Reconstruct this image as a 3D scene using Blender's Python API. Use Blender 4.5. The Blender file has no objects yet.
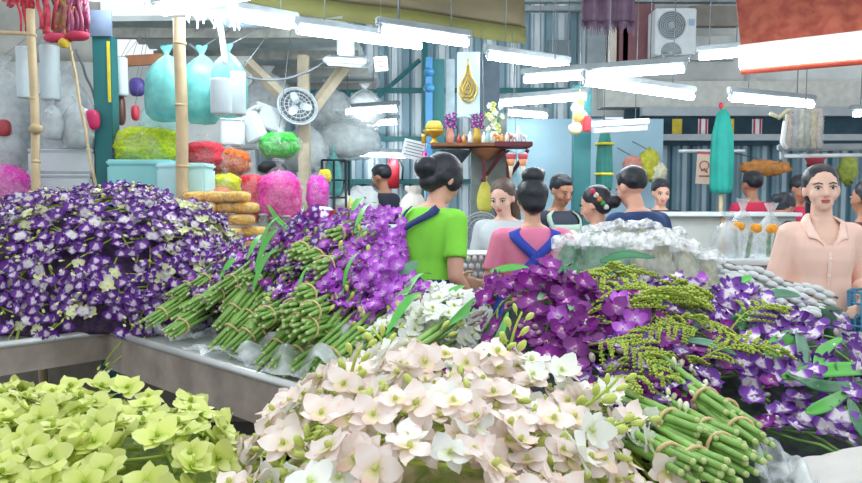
import bpy, bmesh, math, random
from mathutils import Vector, Matrix, Euler, Quaternion, noise
R = random.Random(7)
SC = bpy.context.scene
COL = SC.collection
PI = math.pi

# ------------------------------------------------------------------ camera, sky, exposure
CAMZ = 1.45
F = 746.0
PITCH = math.atan(46.5 / F)
cam_data = bpy.data.cameras.new('camera')
cam_data.sensor_width = 36.0
cam_data.lens = 36.0 * F / 862.0
cam_data.clip_start = 0.05
cam = bpy.data.objects.new('camera', cam_data)
COL.objects.link(cam)
cam.location = (0, 0, CAMZ)
cam.rotation_euler = (PI / 2 - PITCH, 0, 0)
SC.camera = cam

world = bpy.data.worlds.new('world')
SC.world = world
world.use_nodes = True
bg = world.node_tree.nodes['Background']
bg.inputs['Color'].default_value = (0.90, 0.95, 1.0, 1)
bg.inputs['Strength'].default_value = 0.8
TUBE_STRENGTH = 36.0
SC.view_settings.view_transform = 'Standard'
SC.view_settings.look = 'None'
SC.view_settings.exposure = 0.45
SC.view_settings.gamma = 1.0
SC.view_settings.use_curve_mapping = False
SC.cycles.use_denoising = True
SC.cycles.max_bounces = 6
SC.cycles.transparent_max_bounces = 12


def W(px, py, y):
    """World point at distance y in front of the standpoint, seen at picture coordinates (px, py)."""
    a = (px - 431.0) / F
    b = -(py - 241.5) / F
    c, s = math.cos(PITCH), math.sin(PITCH)
    dy = c + b * s
    dz = b * c - s
    k = y / dy
    return Vector((a * k, y, CAMZ + dz * k))


def S(px, y):
    """Size in metres of px picture pixels at distance y."""
    return px * y / F


# ------------------------------------------------------------------ colours and materials
def lin(h):
    h = h.lstrip('#')
    o = []
    for i in (0, 2, 4):
        v = int(h[i:i + 2], 16) / 255.0
        o.append(v / 12.92 if v <= 0.04045 else ((v + 0.055) / 1.055) ** 2.4)
    return (o[0], o[1], o[2], 1.0)


MATS = {}


def mat(name, color, rough=0.6, metal=0.0, vary=0.15, scale=12.0, bump=0.0, color2=None, spec=None):
    if name in MATS:
        return MATS[name]
    m = bpy.data.materials.new(name)
    m.use_nodes = True
    nt = m.node_tree
    p = nt.nodes['Principled BSDF']
    p.inputs['Roughness'].default_value = rough
    p.inputs['Metallic'].default_value = metal
    if spec is not None:
        p.inputs['Specular IOR Level'].default_value = spec
    c = lin(color)
    tc = nt.nodes.new('ShaderNodeTexCoord')
    nz = nt.nodes.new('ShaderNodeTexNoise')
    nz.inputs['Scale'].default_value = scale
    nz.inputs['Detail'].default_value = 4
    nt.links.new(tc.outputs['Object'], nz.inputs['Vector'])
    rp = nt.nodes.new('ShaderNodeValToRGB')
    if color2:
        c2 = lin(color2)
        rp.color_ramp.elements[0].color = c
        rp.color_ramp.elements[1].color = c2
        rp.color_ramp.elements[0].position = 0.38
        rp.color_ramp.elements[1].position = 0.62
    else:
        rp.color_ramp.elements[0].color = tuple(max(0, v * (1 - vary)) for v in c[:3]) + (1,)
        rp.color_ramp.elements[1].color = tuple(min(1, v * (1 + vary)) for v in c[:3]) + (1,)
        rp.color_ramp.elements[0].position = 0.3
        rp.color_ramp.elements[1].position = 0.7
    nt.links.new(nz.outputs['Fac'], rp.inputs['Fac'])
    nt.links.new(rp.outputs['Color'], p.inputs['Base Color'])
    if bump:
        b = nt.nodes.new('ShaderNodeBump')
        b.inputs['Strength'].default_value = bump
        b.inputs['Distance'].default_value = 0.01
        nt.links.new(nz.outputs['Fac'], b.inputs['Height'])
        nt.links.new(b.outputs['Normal'], p.inputs['Normal'])
    MATS[name] = m
    return m


def film(name, color, solid=0.4, rough=0.22, scale=9.0, spread=0.25):
    """Thin translucent plastic film: part clear, part milky with a gloss."""
    if name in MATS:
        return MATS[name]
    m = bpy.data.materials.new(name)
    m.use_nodes = True
    nt = m.node_tree
    p = nt.nodes['Principled BSDF']
    p.inputs['Base Color'].default_value = lin(color)
    p.inputs['Roughness'].default_value = rough
    tr = nt.nodes.new('ShaderNodeBsdfTransparent')
    tr.inputs['Color'].default_value = tuple(0.6 + 0.4 * v for v in lin(color)[:3]) + (1,)
    mx = nt.nodes.new('ShaderNodeMixShader')
    tc = nt.nodes.new('ShaderNodeTexCoord')
    nz = nt.nodes.new('ShaderNodeTexNoise')
    nz.inputs['Scale'].default_value = scale
    nz.inputs['Detail'].default_value = 5
    mr = nt.nodes.new('ShaderNodeMapRange')
    mr.inputs['From Min'].default_value = 0.3
    mr.inputs['From Max'].default_value = 0.7
    mr.inputs['To Min'].default_value = max(0.02, solid - spread)
    mr.inputs['To Max'].default_value = min(1.0, solid + spread)
    b = nt.nodes.new('ShaderNodeBump')
    b.inputs['Strength'].default_value = 0.6
    b.inputs['Distance'].default_value = 0.02
    nt.links.new(tc.outputs['Object'], nz.inputs['Vector'])
    nt.links.new(nz.outputs['Fac'], mr.inputs['Value'])
    nt.links.new(nz.outputs['Fac'], b.inputs['Height'])
    nt.links.new(b.outputs['Normal'], p.inputs['Normal'])
    nt.links.new(mr.outputs['Result'], mx.inputs['Fac'])
    nt.links.new(tr.outputs['BSDF'], mx.inputs[1])
    nt.links.new(p.outputs['BSDF'], mx.inputs[2])
    nt.links.new(mx.outputs['Shader'], nt.nodes['Material Output'].inputs['Surface'])
    MATS[name] = m
    return m


def glow(name, color, strength):
    if name in MATS:
        return MATS[name]
    m = bpy.data.materials.new(name)
    m.use_nodes = True
    nt = m.node_tree
    e = nt.nodes.new('ShaderNodeEmission')
    e.inputs['Color'].default_value = lin(color)
    e.inputs['Strength'].default_value = strength
    nt.links.new(e.outputs['Emission'], nt.nodes['Material Output'].inputs['Surface'])
    nt.nodes.remove(nt.nodes['Principled BSDF'])
    MATS[name] = m
    return m


def petal_mat(name, stops, rough=0.45, jitter=0.25):
    """Petal colours running from the throat (0) to the tip (1) along the petal's own length."""
    if name in MATS:
        return MATS[name]
    m = bpy.data.materials.new(name)
    m.use_nodes = True
    nt = m.node_tree
    p = nt.nodes['Principled BSDF']
    p.inputs['Roughness'].default_value = rough
    uv = nt.nodes.new('ShaderNodeUVMap')
    sp = nt.nodes.new('ShaderNodeSeparateXYZ')
    nt.links.new(uv.outputs['UV'], sp.inputs['Vector'])
    rp = nt.nodes.new('ShaderNodeValToRGB')
    els = rp.color_ramp.elements
    while len(els) < len(stops):
        els.new(0.5)
    for e, (t, c) in zip(els, stops):
        e.position = t
        e.color = lin(c)
    oi = nt.nodes.new('ShaderNodeObjectInfo')
    mr = nt.nodes.new('ShaderNodeMapRange')
    mr.inputs['To Min'].default_value = 1 - jitter
    mr.inputs['To Max'].default_value = 1 + jitter
    hs = nt.nodes.new('ShaderNodeHueSaturation')
    nt.links.new(oi.outputs['Random'], mr.inputs['Value'])
    nt.links.new(mr.outputs['Result'], hs.inputs['Value'])
    nt.links.new(sp.outputs['X'], rp.inputs['Fac'])
    nt.links.new(rp.outputs['Color'], hs.inputs['Color'])
    nt.links.new(hs.outputs['Color'], p.inputs['Base Color'])
    # thin petals let some light through
    tl = nt.nodes.new('ShaderNodeBsdfTranslucent')
    nt.links.new(hs.outputs['Color'], tl.inputs['Color'])
    mx = nt.nodes.new('ShaderNodeMixShader')
    mx.inputs['Fac'].default_value = 0.25
    nt.links.new(p.outputs['BSDF'], mx.inputs[1])
    nt.links.new(tl.outputs['BSDF'], mx.inputs[2])
    nt.links.new(mx.outputs['Shader'], nt.nodes['Material Output'].inputs['Surface'])
    MATS[name] = m
    return m


def ribbed(name, c1, c2, scale, axis='X', rough=0.5, metal=0.0, duty=0.5, soft=0.1):
    """Two-tone stripes across an object axis (sheet metal ribs, shutters)."""
    if name in MATS:
        return MATS[name]
    m = bpy.data.materials.new(name)
    m.use_nodes = True
    nt = m.node_tree
    p = nt.nodes['Principled BSDF']
    p.inputs['Roughness'].default_value = rough
    p.inputs['Metallic'].default_value = metal
    tc = nt.nodes.new('ShaderNodeTexCoord')
    wv = nt.nodes.new('ShaderNodeTexWave')
    wv.bands_direction = axis
    wv.inputs['Scale'].default_value = scale
    wv.inputs['Distortion'].default_value = 0.0
    rp = nt.nodes.new('ShaderNodeValToRGB')
    rp.color_ramp.elements[0].color = lin(c1)
    rp.color_ramp.elements[1].color = lin(c2)
    rp.color_ramp.elements[0].position = max(0, duty - soft)
    rp.color_ramp.elements[1].position = min(1, duty + soft)
    nz = nt.nodes.new('ShaderNodeTexNoise')
    nz.inputs['Scale'].default_value = 3.0
    hs = nt.nodes.new('ShaderNodeHueSaturation')
    mr = nt.nodes.new('ShaderNodeMapRange')
    mr.inputs['To Min'].default_value = 0.75
    mr.inputs['To Max'].default_value = 1.25
    nt.links.new(tc.outputs['Object'], wv.inputs['Vector'])
    nt.links.new(tc.outputs['Object'], nz.inputs['Vector'])
    nt.links.new(wv.outputs['Fac'], rp.inputs['Fac'])
    nt.links.new(nz.outputs['Fac'], mr.inputs['Value'])
    nt.links.new(mr.outputs['Result'], hs.inputs['Value'])
    nt.links.new(rp.outputs['Color'], hs.inputs['Color'])
    nt.links.new(hs.outputs['Color'], p.inputs['Base Color'])
    MATS[name] = m
    return m


# ------------------------------------------------------------------ mesh building
class MB:
    """Collects shapes, then links them as ONE mesh object."""

    def __init__(s):
        s.v, s.f, s.mi, s.uv = [], [], [], {}
        s.flat = set()
        s.cur = 0

    def face(s, idx, uv=None):
        if uv:
            s.uv[len(s.f)] = uv
        s.f.append(tuple(idx))
        s.mi.append(s.cur)

    def add(s, vs):
        n = len(s.v)
        s.v.extend(Vector(q) for q in vs)
        return n

    def box(s, c, size, rot=None, bev=0.0):
        hx, hy, hz = size[0] / 2, size[1] / 2, size[2] / 2
        c = Vector(c)
        M = rot.to_matrix() if isinstance(rot, (Euler, Quaternion)) else rot
        if bev <= 0:
            pts = [Vector((x, y, z)) for x in (-hx, hx) for y in (-hy, hy) for z in (-hz, hz)]
            fs = [(0, 1, 3, 2), (4, 6, 7, 5), (0, 4, 5, 1), (2, 3, 7, 6), (0, 2, 6, 4), (1, 5, 7, 3)]
        else:
            bm = bmesh.new()
            bmesh.ops.create_cube(bm, size=1.0)
            for v in bm.verts:
                v.co = Vector((v.co.x * size[0], v.co.y * size[1], v.co.z * size[2]))
            bmesh.ops.bevel(bm, geom=bm.edges[:], offset=min(bev, min(size) * 0.45), segments=2, affect='EDGES')
            bm.verts.index_update()
            pts = [v.co.copy() for v in bm.verts]
            fs = [[v.index for v in f.verts] for f in bm.faces]
            bm.free()
        n = s.add([(M @ q if M is not None else q) + c for q in pts])
        for f in fs:
            s.flat.add(len(s.f))
            s.face([n + i for i in f])

    def loft(s, rings, cap=True, close=True):
        """rings: list of equal-length lists of points."""
        k = len(rings[0])
        base = [s.add(r) for r in rings]
        for a, b in zip(base, base[1:]):
            for i in range(k if close else k - 1):
                j = (i + 1) % k
                s.face((a + i, a + j, b + j, b + i))
        if cap and close:
            s.face([base[0] + i for i in reversed(range(k))])
            s.face([base[-1] + i for i in range(k)])

    def tube(s, path, rad, seg=8, cap=True, flat=1.0):
        path = [Vector(p) for p in path]
        if not isinstance(rad, (list, tuple)):
            rad = [rad] * len(path)
        rings = []
        up = None
        for i, p in enumerate(path):
            d = (path[min(i + 1, len(path) - 1)] - path[max(i - 1, 0)])
            d = d.normalized() if d.length > 1e-9 else Vector((0, 0, 1))
            if up is None:
                up = d.orthogonal().normalized() if abs(d.z) > 0.9 else Vector((0, 0, 1))
            up = (up - d * up.dot(d))
            up = up.normalized() if up.length > 1e-6 else d.orthogonal().normalized()
            sd = d.cross(up)
            rings.append([p + (sd * math.cos(t) + up * math.sin(t) * flat) * rad[i]
                          for t in (2 * PI * k / seg for k in range(seg))])
        s.loft(rings, cap)

    def capsule(s, a, b, ra, rb, seg=10):
        a, b = Vector(a), Vector(b)
        d = b - a
        L = d.length
        if L < 1e-6:
            return s.ellipsoid(a, (ra, ra, ra), seg=seg)
        d /= L
        path, rad = [], []
        for t in (-0.98, -0.8, -0.45, 0):
            path.append(a + d * ra * t)
            rad.append(ra * math.sqrt(1 - t * t))
        for t in (0, 0.45, 0.8, 0.98):
            path.append(b + d * rb * t)
            rad.append(rb * math.sqrt(1 - t * t))
        s.tube(path, rad, seg)

    def ellipsoid(s, c, r, seg=12, rings=8, M=None, fn=None):
        c = Vector(c)
        rows = []
        for i in range(1, rings):
            th = PI * i / rings
            row = []
            for k in range(seg):
                ph = 2 * PI * k / seg
                q = Vector((math.sin(th) * math.cos(ph), math.sin(th) * math.sin(ph), -math.cos(th)))
                m = fn(q) if fn else 1.0
                q = Vector((q.x * r[0], q.y * r[1], q.z * r[2])) * m
                row.append((M @ q if M is not None else q) + c)
            rows.append(row)
        s.loft(rows, cap=False)
        n = len(s.v) - seg * len(rows)
        for z, ring, rev in ((-1, 0, True), (1, len(rows) - 1, False)):
            m = fn(Vector((0, 0, z))) if fn else 1.0
            q = Vector((0, 0, z * r[2])) * m
            t = s.add([(M @ q if M is not None else q) + c])
            for k in range(seg):
                a, b = n + ring * seg + k, n + ring * seg + (k + 1) % seg
                s.face((b, a, t) if rev else (a, b, t))

    def lathe(s, prof, c=(0, 0, 0), seg=20, sx=1.0, sy=1.0, fn=None, cap=True):
        c = Vector(c)
        rings = []
        for r, z in prof:
            row = []
            for k in range(seg):
                t = 2 * PI * k / seg
                m = fn(t, z) if fn else 1.0
                row.append(c + Vector((math.cos(t) * r * sx * m, math.sin(t) * r * sy * m, z)))
            rings.append(row)
        s.loft(rings, cap)

    def sheet(s, fn, nu, nv, thick=0.0):
        """Grid of fn(u, v) for u, v in 0..1; a thickness gives it a back."""
        g = [[Vector(fn(i / nu, j / nv)) for j in range(nv + 1)] for i in range(nu + 1)]
        def put(gr, flip):
            n = s.add([q for row in gr for q in row])
            for i in range(nu):
                for j in range(nv):
                    a = n + i * (nv + 1) + j
                    q = (a, a + nv + 1, a + nv + 2, a + 1)
                    u0, u1, v0, v1 = i / nu, (i + 1) / nu, j / nv, (j + 1) / nv
                    uvs = [(u0, v0), (u1, v0), (u1, v1), (u0, v1)]
                    s.face(q[::-1] if flip else q, uvs[::-1] if flip else uvs)
            return n
        a = put(g, False)
        if thick > 0:
            h = []
            for i in range(nu + 1):
                row = []
                for j in range(nv + 1):
                    du = g[min(i + 1, nu)][j] - g[max(i - 1, 0)][j]
                    dv = g[i][min(j + 1, nv)] - g[i][max(j - 1, 0)]
                    n_ = du.cross(dv)
                    n_ = n_.normalized() if n_.length > 1e-9 else Vector((0, 0, 1))
                    row.append(g[i][j] - n_ * thick)
                h.append(row)
            b = put(h, True)
            k = nv + 1
            for i in range(nu):
                s.face((a + (i + 1) * k, a + i * k, b + i * k, b + (i + 1) * k))
                s.face((a + i * k + nv, a + (i + 1) * k + nv, b + (i + 1) * k + nv, b + i * k + nv))
            for j in range(nv):
                s.face((a + j, a + j + 1, b + j + 1, b + j))
                s.face((a + nu * k + j + 1, a + nu * k + j, b + nu * k + j, b + nu * k + j + 1))

    def mesh(s, name, mats, smooth=True):
        me = bpy.data.meshes.new(name)
        me.from_pydata([tuple(q) for q in s.v], [], s.f)
        for m in (mats if isinstance(mats, (list, tuple)) else [mats]):
            me.materials.append(m)
        me.polygons.foreach_set('material_index', s.mi)
        me.polygons.foreach_set('use_smooth', [smooth and i not in s.flat for i in range(len(s.f))])
        if s.uv:
            ul = me.uv_layers.new(name='UVMap')
            for fi, uvs in s.uv.items():
                p = me.polygons[fi]
                for li, q in zip(p.loop_indices, uvs):
                    ul.data[li].uv = q
        me.update()
        return me

    def build(s, name, mats, parent=None, smooth=True):
        return link(name, s.mesh(name, mats, smooth), parent)


def link(name, me, parent=None, M=None):
    o = bpy.data.objects.new(name, me)
    COL.objects.link(o)
    if parent is not None:
        o.parent = parent
        # shapes are written in world coordinates: bring them to the parent's frame
        o.matrix_parent_inverse = Matrix.Translation(-parent.location)
    if M is not None:
        o.matrix_basis = M
    return o


def tag(o, label, cat, group=None, kind=None):
    o['label'] = label
    o['category'] = cat
    if group:
        o['group'] = group
    if kind:
        o['kind'] = kind
    return o


def thing(name, label, cat, loc=(0, 0, 0), group=None):
    o = bpy.data.objects.new(name, None)
    COL.objects.link(o)
    o.location = loc
    o.empty_display_size = 0.05
    return tag(o, label, cat, group)


def struct(name, mb, m, smooth=False):
    o = mb.build(name, m, None, smooth)
    o['kind'] = 'structure'
    return o


def remesh(mb, voxel, smooth=3, name='tmp'):
    """One continuous skin over all the shapes collected in mb."""
    me = mb.mesh(name, [])
    o = bpy.data.objects.new(name, me)
    COL.objects.link(o)
    r = o.modifiers.new('r', 'REMESH')
    r.mode = 'VOXEL'
    r.voxel_size = voxel
    if smooth:
        k = o.modifiers.new('s', 'SMOOTH')
        k.factor = 0.5
        k.iterations = smooth
    dg = bpy.context.evaluated_depsgraph_get()
    out = bpy.data.meshes.new_from_object(o.evaluated_get(dg))
    bpy.data.objects.remove(o)
    bpy.data.meshes.remove(me)
    out.polygons.foreach_set('use_smooth', [True] * len(out.polygons))
    return out


def skin_obj(name, me, mats, parent):
    me.name = name
    me.materials.clear()
    for m in (mats if isinstance(mats, (list, tuple)) else [mats]):
        me.materials.append(m)
    return link(name, me, parent)


def blob_noise(q, k=3.0, a=0.12, off=0.0):
    return 1 + a * noise.noise(Vector(q) * k + Vector((off, off * 1.7, off * 0.3)))


def clamp(x, a=0.0, b=1.0):
    return max(a, min(b, x))


def smooth01(t):
    t = clamp(t)
    return t * t * (3 - 2 * t)

# ------------------------------------------------------------------ the setting
CONC = mat('concrete_floor', '#4a4744', 0.8, vary=0.3, scale=2.5, bump=0.2)
BLUEGREY = mat('painted_blue_wall', '#a2c6d6', 0.7, vary=0.08, scale=2)
BEIGE = mat('beige_plaster', '#b7b3a6', 0.8, vary=0.12, scale=3)
STEEL = mat('brushed_steel', '#cfd2d0', 0.38, metal=0.35, vary=0.12, scale=6)
STEEL_DULL = mat('stained_steel_apron', '#b9aea2', 0.5, metal=0.25, vary=0.0, scale=5, color2='#94897d')
WOOD = mat('plank_wood', '#8a5a3c', 0.7, vary=0.3, scale=9)
DKWOOD = mat('dark_red_wood', '#6d3038', 0.6, vary=0.25, scale=8)
BAMBOO = mat('bamboo', '#c4ae88', 0.55, vary=0.16, scale=10)
GREENP = mat('green_painted_steel', '#1f6a6c', 0.5, vary=0.12, scale=6)
BLUEP = mat('blue_painted_pipe', '#3f86b8', 0.45, vary=0.12, scale=6)
WHITEM = mat('white_enamel', '#dfe6e8', 0.4, vary=0.05)
GREYM = mat('grey_enamel', '#a9b3b8', 0.5, vary=0.08)
DARKM = mat('black_plastic', '#20262c', 0.5, vary=0.2)
YELLOW = mat('yellow_tape', '#d8c832', 0.5)
WIRE = mat('grey_cable', '#6a7378', 0.5)
CANVAS = mat('grey_canvas', '#a8aaa4', 0.85, vary=0.2, scale=4)

b = MB(); b.box((0, 6, -0.05), (16, 16, 0.1)); struct('floor', b, CONC)


def corrugated(name, x0, x1, y, z0, z1, pitch, depth, m, flatw=0.55):
    b = MB()
    n = int((x1 - x0) / pitch)
    prof = []
    for i in range(n):
        a = x0 + i * pitch
        prof += [(a, 0), (a + pitch * flatw * 0.9, 0), (a + pitch * (flatw + 0.08), depth), (a + pitch * 0.92, depth)]
    prof.append((x0 + n * pitch, 0))
    lo = b.add([(p[0], y + p[1], z0) for p in prof])
    hi = b.add([(p[0], y + p[1], z1) for p in prof])
    for i in range(len(prof) - 1):
        b.face((lo + i, lo + i + 1, hi + i + 1, hi + i))
    return struct(name, b, m)


corrugated('wall_back', -2.3, 2.2, 9.5, 0.0, 3.95, 0.15, 0.07,
           ribbed('rib_sheet', '#86a4b0', '#dbe7ec', 1.05, 'X', 0.45, 0.2, 0.45, 0.12))
for i, px in enumerate((348, 425)):
    a, c = W(px, 100, 9.35), W(px + 4, 100, 9.35)
    b = MB(); b.box((a.x, 9.35, 1.7), (0.07, 0.07, 3.4)); struct('trim_%d' % (i + 1), b, GREENP)
b = MB()
for z in (1.62, 2.15, 2.75):
    b.box((-0.2, 9.4, z), (4.0, 0.05, 0.06))
b.tube([W(365, 108, 9.38), W(420, 60, 9.38)], 0.03, 6)
struct('trim_3', b, GREENP)

b = MB(); b.box((1.62, 8.06, 1.13), (1.72, 0.08, 2.26)); struct('wall_alcove', b, BLUEGREY)
corrugated('wall_right', 2.3, 7.2, 9.0, 0.0, 2.42, 0.12, 0.05,
           ribbed('shutter_sheet', '#6f93a2', '#a9c3cd', 1.3, 'X', 0.5, 0.1, 0.5, 0.15), 0.5)
b = MB(); b.box((4.6, 9.15, 3.2), (5.4, 0.1, 1.6)); struct('wall_upper', b, mat('pale_upper_wall', '#d6dad8', 0.8, vary=0.15, scale=3))
b = MB(); b.box((4.6, 8.9, 2.62), (5.2, 0.3, 0.3)); struct('trim_4', b, mat('grey_beam', '#cdcfc8', 0.8, vary=0.12))
b = MB(); b.box((4.7, 8.6, 2.4), (4.6, 0.1, 0.1)); struct('trim_5', b, GREYM)
b = MB(); b.box((3.9, 8.5, 2.1), (2.6, 0.07, 0.07)); struct('trim_6', b, GREYM)
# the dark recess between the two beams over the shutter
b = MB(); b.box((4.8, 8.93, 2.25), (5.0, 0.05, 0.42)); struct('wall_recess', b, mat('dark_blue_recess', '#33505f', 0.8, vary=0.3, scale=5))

# uprights of the upper storey
UPR = [(598, 20, 0, 75, '#8d979c'), (611, 11, 22, 66, '#cfc6b8'), (637, 34, 4, 64, '#8b5f63'),
       (715, 50, 6, 26, '#8f8a82'), (712, 46, 36, 60, '#c0c4c2'), (626, 5, 0, 75, '#707d85'), (752, 8, 60, 90, '#c9ccc8'), (560, 22, 40, 75, '#6f7d84')]
for i, (px, w, y0, y1, col) in enumerate(UPR):
    p, q = W(px, y0, 8.8), W(px, y1, 8.8)
    b = MB(); b.box((p.x, 8.85, (p.z + q.z) / 2), (S(w, 8.8), 0.12, p.z - q.z))
    struct('trim_%d' % (7 + i), b, mat('upright' + col[1:], col, 0.8, vary=0.18, scale=5))

# roof over the stall: ribbed sheets seen from below, wooden purlins
b = MB()
n = 34
pr = []
for i in range(n + 1):
    t = i / n
    pr.append((5.3 + 3.9 * t, 2.69 + 0.10 * t + (0.03 if i % 2 else -0.03)))
lo = b.add([(-2.4, y, z) for y, z in pr]); hi = b.add([(-0.62, y, z + 0.02) for y, z in pr])
for i in range(n):
    b.face((lo + i, lo + i + 1, hi + i + 1, hi + i))
struct('ceiling', b, mat('roof_sheet', '#b9c4c4', 0.6, metal=0.2, vary=0.25, scale=3))
for i, (y, z) in enumerate(((5.5, 2.62), (6.5, 2.65), (7.5, 2.67), (8.6, 2.69))):
    b = MB(); b.box((-1.5, y, z), (1.75, 0.06, 0.07)); struct('ceiling_beam_%d' % (i + 1), b, mat('old_purlin', '#94958f', 0.8, vary=0.25))
# high roof of the market hall over everything farther right
b = MB()
for k in range(14):
    b.box((2.6, 3.95 + 0.42 * k, 3.75), (7.4, 0.11, 0.06))
for k in range(6):
    b.box((-0.9 + 1.4 * k, 6.7, 3.79), (0.1, 5.9, 0.06))
struct('ceiling_frame', b, mat('hall_roof', '#8f989b', 0.8, vary=0.15))
b = MB(); b.box((-2.95, 6.3, 1.3), (2.9, 0.06, 2.6)); struct('wall_left', b, mat('pale_stall_back', '#d3d9d8', 0.8, vary=0.25, scale=2.2))

# olive awning with a yellow-green hem and its brown upper cloth
A0, A1 = W(228, 5, 5.0), W(528, 44, 6.0)
mat('yellow_green_hem', '#5a5a2c', 0.8, vary=0.2, scale=3)
mat('olive_brown_canvas', '#5c543e', 0.85, vary=0.22, scale=2.2)
root = thing('awning', 'olive brown canvas awning with yellow green hem hanging above the strip lights', 'awning', (A0 + A1) / 2)
b = MB(); b.sheet(lambda u, v: A0.lerp(A1, u) + Vector((0.02 * math.sin(u * 17), -0.03 * math.sin(u * 13), 0.13 * v + (A0.z - A0.z))), 30, 2, 0.01)
b.build('hem', mat('yellow_green_hem', '#8f9350'), root)
b = MB(); b.sheet(lambda u, v: A0.lerp(A1, u) + Vector((0.02 * math.sin(u * 17), 0.03 + 0.25 * v - 0.03 * math.sin(u * 13), 0.12 + 0.9 * v)), 30, 6, 0.01)
b.build('canvas', mat('olive_brown_canvas', '#5c543e'), root)


# ------------------------------------------------------------------ strip lights
TUBE_M = glow('lit_tube', '#eef8ff', TUBE_STRENGTH)


def strip_light(p0, p1, label, group=None, lit=True, n=1, hang=None, r=0.024, body=None, gap=0.05):
    body = body or mat('batten_grey', '#8f999d', 0.5)
    p0, p1 = Vector(p0), Vector(p1)
    mid = (p0 + p1) / 2
    root = thing('strip_light', label, 'strip light', mid, group)
    roof = 3.73 if mid.x > -0.62 or mid.y < 5.3 else 2.66
    hang = max(0.06, roof - mid.z - 0.075)
    d = (p1 - p0).normalized()
    side = d.cross(Vector((0, 0, 1))).normalized()
    up = side.cross(d).normalized()
    M = Matrix((d, side, up)).transposed()
    L = (p1 - p0).length
    b = MB(); b.box(mid + up * 0.055, (L + 0.06, 0.045 + gap * (n - 1), 0.045), M, 0.008); b.build('housing', body, root)
    for k in range(n):
        o = side * (k - (n - 1) / 2) * gap
        b = MB(); b.tube([p0 + o, p1 + o], r, 10)
        b.build('tube', TUBE_M if lit else mat('unlit_tube', '#e4eaec', 0.3), root)
        for q in (p0, p1):
            b = MB(); b.box(q + o + up * 0.015, (0.025, 0.03, 0.075), M, 0.006); b.build('lamp_holder', GREYM, root)
    for t in (0.2, 0.8):
        q = p0.lerp(p1, t) + up * 0.075
        b = MB(); b.tube([q, q + Vector((0.01, 0, hang * 0.5)), q + Vector((0, 0, hang))], 0.004, 5); b.build('wire', WIRE, root)
    return root


LAMPS = [
    ((90, -4, 4.5), (142, 1, 4.7), 'lit strip light above the red garlands at the stall roof edge', 1),
    ((160, 11, 4.5), (262, -9, 4.1), 'lit strip light just over the head of the thick bamboo pole', 2),
    ((236, 16, 4.5), (292, 25, 4.9), 'short lit strip light beside the plastic tatters under the awning', 2),
    ((298, 30, 4.6), (420, 46, 5.2), 'long lit strip light under the olive awning above the square lamp', 1),
    ((381, 31, 4.3), (467, 43, 4.6), 'lit strip light overlapping the olive awning hem above the blue banner', 1),
    ((488, 56, 5.2), (567, 67, 5.7), 'lit strip light just beside the blue banner with gold drop', 1),
    ((336, 113, 7.2), (397, 109, 7.0), 'lit strip light hanging on two wires before the white plastic bundles', 1),
    ((367, 124, 8.2), (397, 122, 8.0), 'short lit strip light low beneath the one on two wires', 1),
    ((347, 154, 8.6), (405, 156, 8.9), 'lit strip light right above the man in the dark vest', 1),
    ((525, 80, 5.2), (684, 69, 4.8), 'upper arm of the bright V of strip lights below the outdoor fan unit', 1),
    ((585, 82, 5.0), (692, 97, 5.6), 'lower arm of the bright V of strip lights below the outdoor fan unit', 1),
    ((497, 104, 6.6), (586, 97, 6.2), 'lit strip light behind the altar figurines', 1),
    ((508, 113, 7.4), (546, 116, 7.6), 'short lit strip light lowest behind the altar figurines', 1),
    ((700, 57, 5.4), (745, 53, 5.2), 'lit strip light end peeping out beside the red cloth awning', 1),
    ((731, 98, 5.4), (812, 105, 5.8), 'lit strip light directly above the bag of printed sheets', 1),
    ((853, 114, 6.5), (890, 113, 6.4), 'lit strip light at the far side beyond the bag of printed sheets', 1),
]
for a, c, lab, n in LAMPS:
    strip_light(W(*a), W(*c), lab, 'lit strip lights under the market roof', True, n)
strip_light(W(594, 131, 6.0), W(646, 128, 6.1), 'dim strip light on two long wires before the blue wall', None, False, 1, body=WHITEM)
strip_light(W(782, 156, 5.0), W(890, 155, 5.0), 'white unlit strip light right above the woman in the peach blouse', None, False, 1, None, 0.014)
# two added strip lights, out of view, put in to brighten the near flower tables
for p0, p1, lab in (((-0.7, 1.0, 2.5), (0.3, 1.5, 2.5), 'added strip light out of view, brightening the pale orchids'),
                    ((0.5, 1.6, 2.6), (1.5, 2.2, 2.6), 'added strip light out of view, brightening the mixed purple heap')):
    strip_light(p0, p1, lab, 'lit strip lights under the market roof', True, 1)

# lit tube sleeved in red under the red awning cloth
p0, p1 = W(741, 62, 4.1), W(880, 49, 3.7)
root = thing('sleeved_strip_light', 'thick glowing strip light with a red rim below the red brown awning cloth', 'strip light', (p0 + p1) / 2)
b = MB(); b.tube([p0, p1], 0.045, 12); b.build('diffuser', glow('soft_diffuser', '#fff6f0', 9.0), root)
b = MB(); b.tube([p0 + Vector((0, -0.01, -0.052)), p1 + Vector((0, -0.01, -0.052))], 0.018, 8); b.build('rim', mat('red_rim', '#ff6a52', 0.5), root)
b = MB(); b.box((p0 + p1) / 2 + Vector((0, 0.03, 0.07)), ((p1 - p0).length, 0.06, 0.05), Matrix.Rotation(math.atan2(p1.y - p0.y, p1.x - p0.x), 3, 'Z')); b.build('housing', WHITEM, root)
# red-brown awning cloth, patterned
q0, q1 = W(742, 52, 4.25), W(890, 40, 3.85)
b = MB()
b.sheet(lambda u, v: q0.lerp(q1, u) + Vector((0.0 + 0.05 * v * (1 - u), 0.02 * math.sin(u * 25) + 0.3 * v, -0.0 + 0.62 * v)), 30, 10, 0.008)
mred = mat('red_brown_batik', '#8e4034', 0.8, scale=16, color2='#a75a44')
tag(b.build('awning_cloth', mred), 'red brown patterned awning cloth above the thick glowing strip light', 'awning')

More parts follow.
